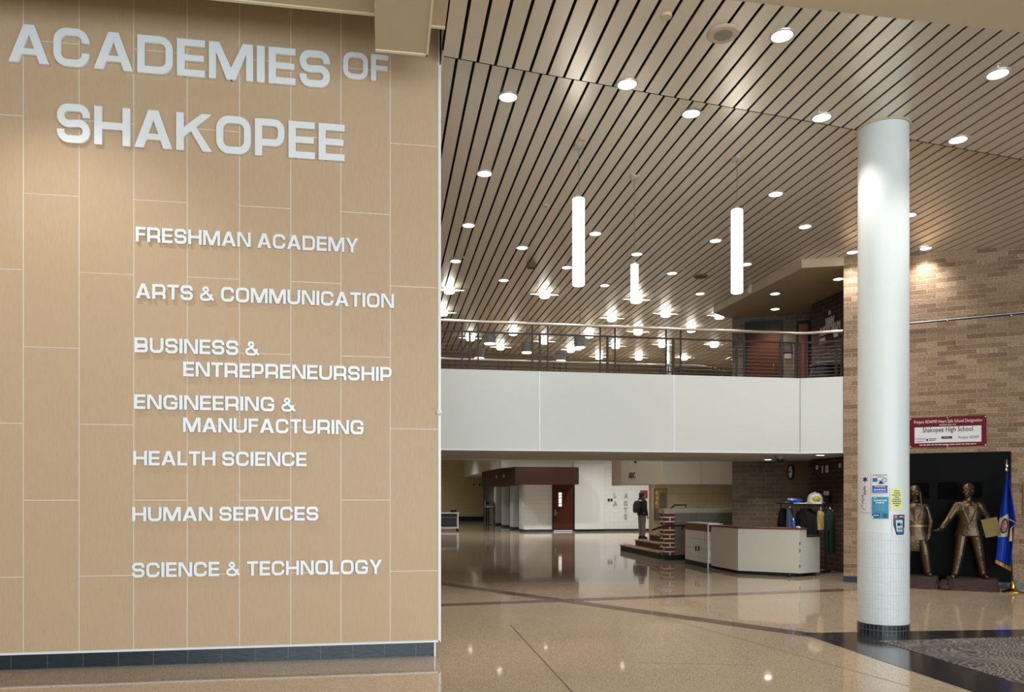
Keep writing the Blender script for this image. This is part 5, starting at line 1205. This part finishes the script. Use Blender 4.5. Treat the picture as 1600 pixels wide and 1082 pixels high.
b.add(vs_, fs_); part('sheet', b, mat('maroon_vinyl', (104, 16, 30), .6, var=.08, spec=.2), bn, True, world=False)
part('white_field', MB().box((.065 * BW, -.0185, .14 * BH), (.935 * BW, -.017, .67 * BH)), mat('white_vinyl', (222, 216, 216), .4), bn, world=False)
def btext(s, x, z, size, m, al='CENTER', bold=0.0, shear=0.0, sx=1.0):
    t = text_mb(s, size, .0008, al, bold, shear); t.v = [(x * BW + vx * sx, -.0195 - vz, z * BH + vy) for vx, vy, vz in t.v]; part('lettering', t, m, bn, world=False)
MWT = mat('white_print', (236, 214, 216), .5, var=0); MBK = mat('black_print', (20, 20, 22), .5, var=0); MBL = mat('blue_grey_print', (84, 104, 130), .5, var=0)
btext('Project ADAM\u00ae Heart Safe School Designation', .5, .80, .078, MWT, bold=0.0, sx=.68)
btext('PRESENTED TO', .5, .705, .036, MWT)
btext('Shakopee High School', .5, .50, .118, MBK, bold=.0012, sx=.72)
btext("Children's", .145, .255, .055, MBL, sx=.72); part('printed_line', MB().box((.085 * BW, -.0195, .185 * BH), (.19 * BW, -.018, .205 * BH)), MBL, bn, world=False)
for u0_, u1_, v_ in ((.255, .36, .275), (.255, .34, .225)): part('printed_line', MB().box((u0_ * BW, -.0195, (v_ - .014) * BH), (u1_ * BW, -.018, (v_ + .014) * BH)), MBL, bn, world=False)
part('emblem', MB().box((.22 * BW, -.0195, .2 * BH), (.245 * BW, -.018, .28 * BH)), MBK, bn, world=False)
part('black_label', MB().box((.42 * BW, -.0195, .265 * BH), (.56 * BW, -.018, .345 * BH)), MBK, bn, world=False); part('printed_line', MB().box((.45 * BW, -.0205, .29 * BH), (.53 * BW, -.019, .32 * BH)), mat('grey_print', (110, 110, 110), .5, var=0), bn, world=False)
btext('Project ADAM', .77, .255, .07, MBK, shear=.25, sx=.72)
rnd_ = random.Random(4); u_ = .13
while u_ < .86:
    e_ = min(.87, u_ + rnd_.uniform(.03, .08)); part('printed_line', MB().box((u_ * BW, -.0195, .062 * BH), (e_ * BW, -.017, .088 * BH)), MWT, bn, world=False); u_ = e_ + .01
for u, v in ((.01, .96), (.5, .96), (.985, .96), (.01, .03), (.5, .03), (.985, .03)): part('grommet', MB().ellip((u * BW, -.014, v * BH), (.012, .004, .012), 10, 6), M_CHROME, bn, True, world=False)

# thin dark hanging rail on the brick
ra, rb_ = onw(1408, 507.6, .03), onw(1600, 490, .03)
rm = E('hanging_rail', 'thin dark hanging rail with bright clips across the brick wall right of the column', 'rail', ra)
ext = (rb_ - ra).normalized() * 2.5
part('bar', MB().tube([ra, rb_ + ext], .012, 8), M_BLACK, rm); part('top_strip', MB().tube([ra + Vector((0, 0, .014)), rb_ + ext + Vector((0, 0, .014))], .006, 6), M_ALU, rm)
for px, py in ((1480, 501.5), (1580, 493.5)):
    q = onw(px, py, .05); part('clip', MB().ellip(q, (.022, .022, .022), 10, 6), M_CHROME, rm, True); part('bracket', MB().tube([q, q - Vector((NW.x, NW.y, 0)) * .05], .01, 6), M_CHROME, rm)
# framed board at the right edge
f0, f1 = onw(1598, 806, .02), onw(1640, 758, .02)
fr = E('framed_board', 'dark framed board with reddish frame on the brick at the right picture edge', 'framed board', f0, RW); w_ = (Vector(f1[:2]) - Vector(f0[:2])).length; h_ = f1.z - f0.z
part('frame', MB().box((0, -.01, 0), (w_, .018, h_)), mat('reddish_frame', (112, 66, 44), .5), fr, world=False); part('board', MB().box((.03, -.014, .03), (w_ - .03, -.008, h_ - .03)), M_BLACK, fr, world=False)

# flag on a pole with a brass foot
fb = on_z(1582.5, 926, 0); dfl = fb.y / ray(1582, 926).y
top_ = on_d(1573, 737, dfl); tip = on_d(1573, 718, dfl)
fg = E('flag', 'blue state flag with gold fringe on a dark pole beside the black granite panel', 'flag', (fb.x, fb.y, 0))
part('stand', MB().lathe([(.155, 0), (.15, .02), (.09, .04), (.04, .07), (.035, .16), (.022, .18)], (fb.x, fb.y, 0), 28), M_BRASS, fg, True)
part('pole', MB().tube([(fb.x, fb.y, .03), top_], .014, 10), M_BLACK, fg, True)
b = MB(); u = (tip - top_); b.tube([top_, top_ + u * .12, top_ + u * .25, top_ + u * .45, top_ + u * .6, tip], [.02, .026, .012, .024, .016, .003], 12); part('finial', b, M_CHROME, fg, True)
def flag_pt(u, v):
    """u 0..1 across the drape, v 0 top..1 hem: gathered at the pole top, swinging out below"""
    L0 = [(1573, 738), (1564, 790), (1560.5, 820), (1559, 845), (1555, 880)]; R0 = [(1575, 737), (1580, 775), (1586, 810), (1583, 845), (1579, 890)]
    k = v * 4; i = min(3, int(k)); f = k - i
    l = Vector(L0[i]).lerp(Vector(L0[i + 1]), f); r = Vector(R0[i]).lerp(Vector(R0[i + 1]), f)
    if v > .93: r = r + Vector((0, 3))
    p = l.lerp(r, u); fold = (.05 + .05 * v) * math.sin(u * 9.5 + 1.2 * v) * min(1, v * 4 + .15)
    q = on_d(p.x, p.y, dfl - .06 + fold); return q
def cloth(u0, u1, v0, v1, nu=30, nv=30, off=0.0, fn=flag_pt):
    b = MB(); vs2 = []
    for s in (0, 1):
        for j_ in range(nv + 1):
            for i in range(nu + 1):
                q = fn(u0 + (u1 - u0) * i / nu, v0 + (v1 - v0) * j_ / nv); vs2.append(q + Vector((-ray(1573, 777).x, -ray(1573, 777).y, 0)) * (off + (.004 if s == 0 else 0)))
    N2 = (nu + 1) * (nv + 1); fs2 = []
    for j_ in range(nv):
        for i in range(nu):
            a = j_ * (nu + 1) + i; fs2 += [(a, a + nu + 1, a + nu + 2, a + 1), (a + N2, a + 1 + N2, a + nu + 2 + N2, a + nu + 1 + N2)]
    rim = [i for i in range(nu + 1)] + [j_ * (nu + 1) + nu for j_ in range(1, nv + 1)] + [nv * (nu + 1) + i for i in range(nu - 1, -1, -1)] + [j_ * (nu + 1) for j_ in range(nv - 1, 0, -1)]
    for a, c in zip(rim, rim[1:] + rim[:1]): fs2.append((a, c, c + N2, a + N2))
    return b.add(vs2, fs2)
cl = part('cloth', cloth(0, 1, 0, .97), mat('royal_blue_cloth', (24, 66, 176), .6, var=.05), fg, True)
part('fringe', cloth(0, 1, .965, 1.0, 30, 3, .001), mat('gold_fringe', (206, 160, 70), .6, var=.3, vscale=90), cl, True)
def disc_uv(cu, cv, ru, rv, off, r0=0.0):
    b = MB(); n = 30; vs2 = []
    for s in (0, 1):
        for rr2 in ((r0, 1.0) if r0 else (0.02, .5, 1.0)):
            for i in range(n):
                a = 2 * math.pi * i / n; q = flag_pt(min(1, max(0, cu + ru * rr2 * math.cos(a))), cv + rv * rr2 * math.sin(a)); vs2.append(q + Vector((-ray(1573, 777).x, -ray(1573, 777).y, 0)) * (off + (.002 if s == 0 else 0)))
    m = 2 if r0 else 3; fs2 = []
    for k in range(m - 1):
        for i in range(n): fs2.append((k * n + i, k * n + (i + 1) % n, (k + 1) * n + (i + 1) % n, (k + 1) * n + i))
    if not r0: fs2.append(tuple(range(n))[::-1])
    return b.add(vs2, fs2)
em = part('seal_field', cloth(.0, .62, .42, .70, 18, 14, .004), mat('cream_seal_cloth', (204, 196, 170), .7), fg, True)
part('seal_ring', disc_uv(.36, .555, .24, .10, .009, .72), mat('navy_print', (28, 34, 84), .6, var=0), em, True)
part('seal_center', disc_uv(.36, .555, .16, .065, .009), mat('seal_print', (170, 96, 90), .6, var=.8, vscale=40), em, True)
def fold2(u, v):
    L0 = [(1576, 748), (1579, 800), (1583, 822)]; R0 = [(1577, 748), (1584, 790), (1588, 818)]
    k = v * 2; i = min(1, int(k)); f = k - i; p = Vector(L0[i]).lerp(Vector(L0[i + 1]), f).lerp(Vector(R0[i]).lerp(Vector(R0[i + 1]), f), u)
    return on_d(p.x, p.y, dfl - .13 + .04 * math.sin(u * 6))
part('front_fold', cloth(0, 1, 0, .97, 12, 20, 0, fold2), mat('royal_blue_cloth', (24, 66, 176), .6), fg, True)
part('tassel', MB().tube([on_d(1577, 812, dfl - .16), on_d(1588, 818, dfl - .16), on_d(1580, 826, dfl - .17)], .010, 8).tube([on_d(1580, 826, dfl - .17), on_d(1579, 846, dfl - .17)], [.010, .024], 10), mat('gold_fringe', (206, 160, 70), .6), fg, True)

# ================================================================== POSTERS ON THE COLUMN
def on_col(px, py, off=0.002):
    r = ray(px, py); R_ = CR + off; dx, dy = r.x, r.y
    A = dx * dx + dy * dy; B = -2 * (dx * CCX + dy * CCY); C_ = CCX ** 2 + CCY ** 2 - R_ ** 2; D_ = B * B - 4 * A * C_
    t = (-B - math.sqrt(max(D_, 0))) / (2 * A); an_ = math.atan2(dy * t - CCY, dx * t - CCX); return (an_ - 2 * math.pi if an_ > 0.5 else an_), EYE + r.z * t
class Sheet:
    def __init__(s, name, label, px0, px1, py0, py1, m, cat='poster', skew=0.0, base=.006):
        a0, zt = on_col(px0, (py0)); a1, _ = on_col(px1, py0); _, zb = on_col((px0 + px1) / 2, py1); _, zt = on_col((px0 + px1) / 2, py0)
        s.a0, s.a1, s.zb, s.zt = a0, a1, zb, zt; s.W = (a1 - a0) * CR; s.H = zt - zb; s.skew = skew; s.base = base; s.lift = base
        am = (a0 + a1) / 2
        s.root = E(name, label, cat, (CCX + CR * math.cos(am), CCY + CR * math.sin(am), zb), group=None)
        s.patch('sheet', 0, 1, 0, 1, m)
    def pt(s, u, v, o):
        a = s.a0 + (s.a1 - s.a0) * u + s.skew * v; r = CR + o; return (CCX + r * math.cos(a), CCY + r * math.sin(a), s.zb + s.H * v)
    def patch(s, name, u0, u1, v0, v1, m, n=10, poly=None):
        o = s.lift; s.lift += .0008; b = MB(); vs2 = []
        for k in (0, 1):
            for i in range(n + 1): 
                u = u0 + (u1 - u0) * i / n; vs2 += [s.pt(u, v0, o - .001 * k), s.pt(u, v1, o - .001 * k)]
        N2 = 2 * (n + 1); fs2 = []
        for i in range(n): fs2 += [(2 * i, 2 * i + 2, 2 * i + 3, 2 * i + 1), (N2 + 2 * i, N2 + 2 * i + 1, N2 + 2 * i + 3, N2 + 2 * i + 2), (2 * i, N2 + 2 * i, N2 + 2 * i + 2, 2 * i + 2), (2 * i + 1, 2 * i + 3, N2 + 2 * i + 3, N2 + 2 * i + 1)]
        fs2 += [(0, 1, N2 + 1, N2), (2 * n, N2 + 2 * n, N2 + 2 * n + 1, 2 * n + 1)]
        b.add(vs2, fs2); return part(name, b, m, s.root)
    def shape(s, name, pts, m):
        """flat printed outline wrapped round the column"""
        o = s.lift; s.lift += .0008; bm = bmesh.new(); bm.faces.new([bm.verts.new((u, v, 0)) for u, v in pts])
        for k in range(1, 24):
            bmesh.ops.bisect_plane(bm, geom=bm.verts[:] + bm.edges[:] + bm.faces[:], plane_co=(k / 24, 0, 0), plane_no=(1, 0, 0))
        ex = bmesh.ops.extrude_face_region(bm, geom=bm.faces[:])
        for e in ex['geom']:
            if isinstance(e, bmesh.types.BMVert): e.co.z = 1
        bm.verts.index_update(); b = MB()
        b.add([s.pt(q.co.x, q.co.y, o - .001 * (1 - q.co.z)) for q in bm.verts], [tuple(q.index for q in f.verts) for f in bm.faces]); bm.free()
        return part(name, b, m, s.root)
    def text(s, st, u, v, size, m, al='CENTER', sx=1.0, bold=0.0):
        t = text_mb(st, size, .0003, al, bold); o = s.lift + .0006
        t.v = [s.pt(u + x * sx / s.W, v + y / s.H, o + z) for x, y, z in t.v]; part('lettering', t, m, s.root)
    def print_row(s, u0, u1, v, h, m, seed):
        rnd = random.Random(seed); u = u0
        while u < u1 - .03:
            e = min(u1, u + rnd.uniform(.08, .22)); s.lift -= .0008 if u > u0 else 0; s.patch('printed_line', u, e, v - h / 2, v + h / 2, m, 4); u = e + .03
    def line(s, pts, w, m):
        b = MB(); b.tube([s.pt(u, v, s.lift + .0008) for u, v in pts], w, 5); part('handwriting', b, m, s.root)
M_PAPER = mat('white_paper', (222, 218, 220), .7, var=.03); M_NAVY = mat('navy_ink', (24, 46, 110), .6, var=0); MTW_ = mat('pale_blue_print', (190, 206, 232), .6, var=0); M_BLUE = mat('blue_ink', (44, 92, 180), .6, var=0)
s1_ = Sheet('poster', 'white handwritten paper with a dark blue star at the left edge of the column', 1344.5, 1360.5, 741, 801, mat('greyish_paper', (216, 208, 212), .7))
star = []
for k in range(12): a = math.pi / 6 * k; r_ = 1 if k % 2 == 0 else .45; star.append((.55 + .30 * r_ * math.sin(a) , .855 + .085 * r_ * math.cos(a)))
s1_.shape('star', star, M_NAVY)
for pts in ([(.35, .62), (.6, .66), (.45, .58), (.7, .55), (.4, .5), (.65, .48)], [(.5, .70), (.55, .45)], [(.15, .42), (.4, .46), (.3, .36), (.5, .34), (.25, .25), (.45, .22)], [(.1, .20), (.3, .17), (.2, .12)], [(.3, .10), (.6, .07)], [(.12, .34), (.3, .28)]): s1_.line(pts, .0022, mat('dark_ink', (60, 44, 60), .6, var=0))
s2_ = Sheet('poster', 'white flyer with blue blocks, topmost of the two in the middle of the column', 1362, 1388, 740.5, 772, M_PAPER)
s2_.print_row(.08, .92, .925, .035, M_NAVY, 1); s2_.print_row(.36, .72, .84, .028, M_NAVY, 2)
s2_.patch('blue_box', .08, .36, .60, .78, M_BLUE); s2_.patch('blue_band', .06, .94, .30, .40, M_NAVY); s2_.patch('blue_panel', .06, .94, .04, .29, M_BLUE)
s2_.print_row(.2, .8, .35, .035, M_PAPER, 3); s2_.print_row(.16, .84, .2, .06, M_PAPER, 4); s2_.print_row(.12, .85, .09, .025, MTW_, 5)
s2_.shape('drawing', [(.45, .55), (.55, .48), (.72, .50), (.66, .62), (.55, .63)], M_NAVY); s2_.shape('drawing', [(.62, .62), (.72, .52), (.86, .60), (.90, .75), (.80, .80), (.68, .74)], mat('pale_grey_ink', (190, 196, 206), .6, var=0))
for pts in ([(.62, .62), (.68, .75), (.80, .80), (.90, .75), (.86, .60), (.72, .52)], [(.42, .66), (.60, .64)], [(.40, .48), (.6, .52)]): s2_.line(pts, .002, M_NAVY)
s3_ = Sheet('poster', 'teal blue poster under the white flyer on the column', 1362.5, 1388.5, 777, 811, mat('teal_paper', (62, 136, 168), .6))
MTW = mat('pale_teal_ink', (206, 232, 240), .6, var=0)
s3_.print_row(.12, .30, .955, .025, MTW, 6); s3_.print_row(.12, .88, .84, .05, MTW, 7); s3_.print_row(.25, .75, .735, .055, MTW, 8)
for k in range(5): s3_.print_row(.2, .8, .63 - .06 * k, .016, mat('mid_teal_ink', (120, 182, 206), .6, var=0), 10 + k)
s3_.patch('label_box', .08, .48, .07, .24, mat('deep_teal_ink', (28, 84, 130), .6, var=0)); s3_.print_row(.14, .42, .155, .04, MTW, 16)
s3_.patch('white_corner', .03, .12, .02, .12, M_PAPER); s3_.patch('green_square', .70, .92, .05, .24, mat('dark_green_ink', (30, 92, 84), .6, var=0))
s4_ = Sheet('poster', 'pale yellow paper notice on the right side of the column', 1390.5, 1409.5, 763, 797.5, mat('pale_yellow_paper', (226, 226, 160), .7))
for k, (u0, u1) in enumerate([(.30, .74), (.28, .78), (.14, .84), (.34, .68), (.18, .82), (.12, .88), (.2, .8), (.36, .66)]): s4_.print_row(u0, u1, .87 - .095 * k, .042, mat('olive_ink', (92, 92, 60), .6, var=0), 20 + k)
s5_ = Sheet('poster', 'dark flyer with a pale blue phone picture, lowest on the right of the column', 1393, 1413, 804, 838, M_PAPER)
s5_.shape('dark_field', [(.12, .98), (.98, .98), (.98, .30), (.88, .05), (.32, .05), (.10, .52)], mat('dark_slate_ink', (40, 56, 72), .6, var=0))
s5_.shape('phone_picture', [(.26, .74), (.80, .74), (.80, .20), (.34, .20)], mat('pale_blue_ink', (176, 208, 226), .6, var=0)); s5_.shape('device', [(.38, .60), (.62, .60), (.62, .46), (.38, .46)], MBK); s5_.shape('device', [(.66, .56), (.76, .56), (.76, .48), (.66, .48)], MBK)
for k in range(3): s5_.shape('device', [(.42 + .13 * k, .38), (.48 + .13 * k, .38), (.48 + .13 * k, .27), (.42 + .13 * k, .27)], MBK)
s5_.shape('orange_patch', [(.16, .96), (.36, .96), (.36, .80), (.16, .80)], mat('orange_ink', (206, 110, 84), .6, var=0)); s5_.shape('blue_foot', [(.36, .18), (.78, .18), (.76, .08), (.36, .08)], M_BLUE); s5_.print_row(.52, .88, .88, .05, MTW, 30); s5_.shape('peach_patch', [(.84, .36), (.97, .42), (.97, .28), (.86, .22)], mat('peach_ink', (226, 170, 140), .6, var=0))
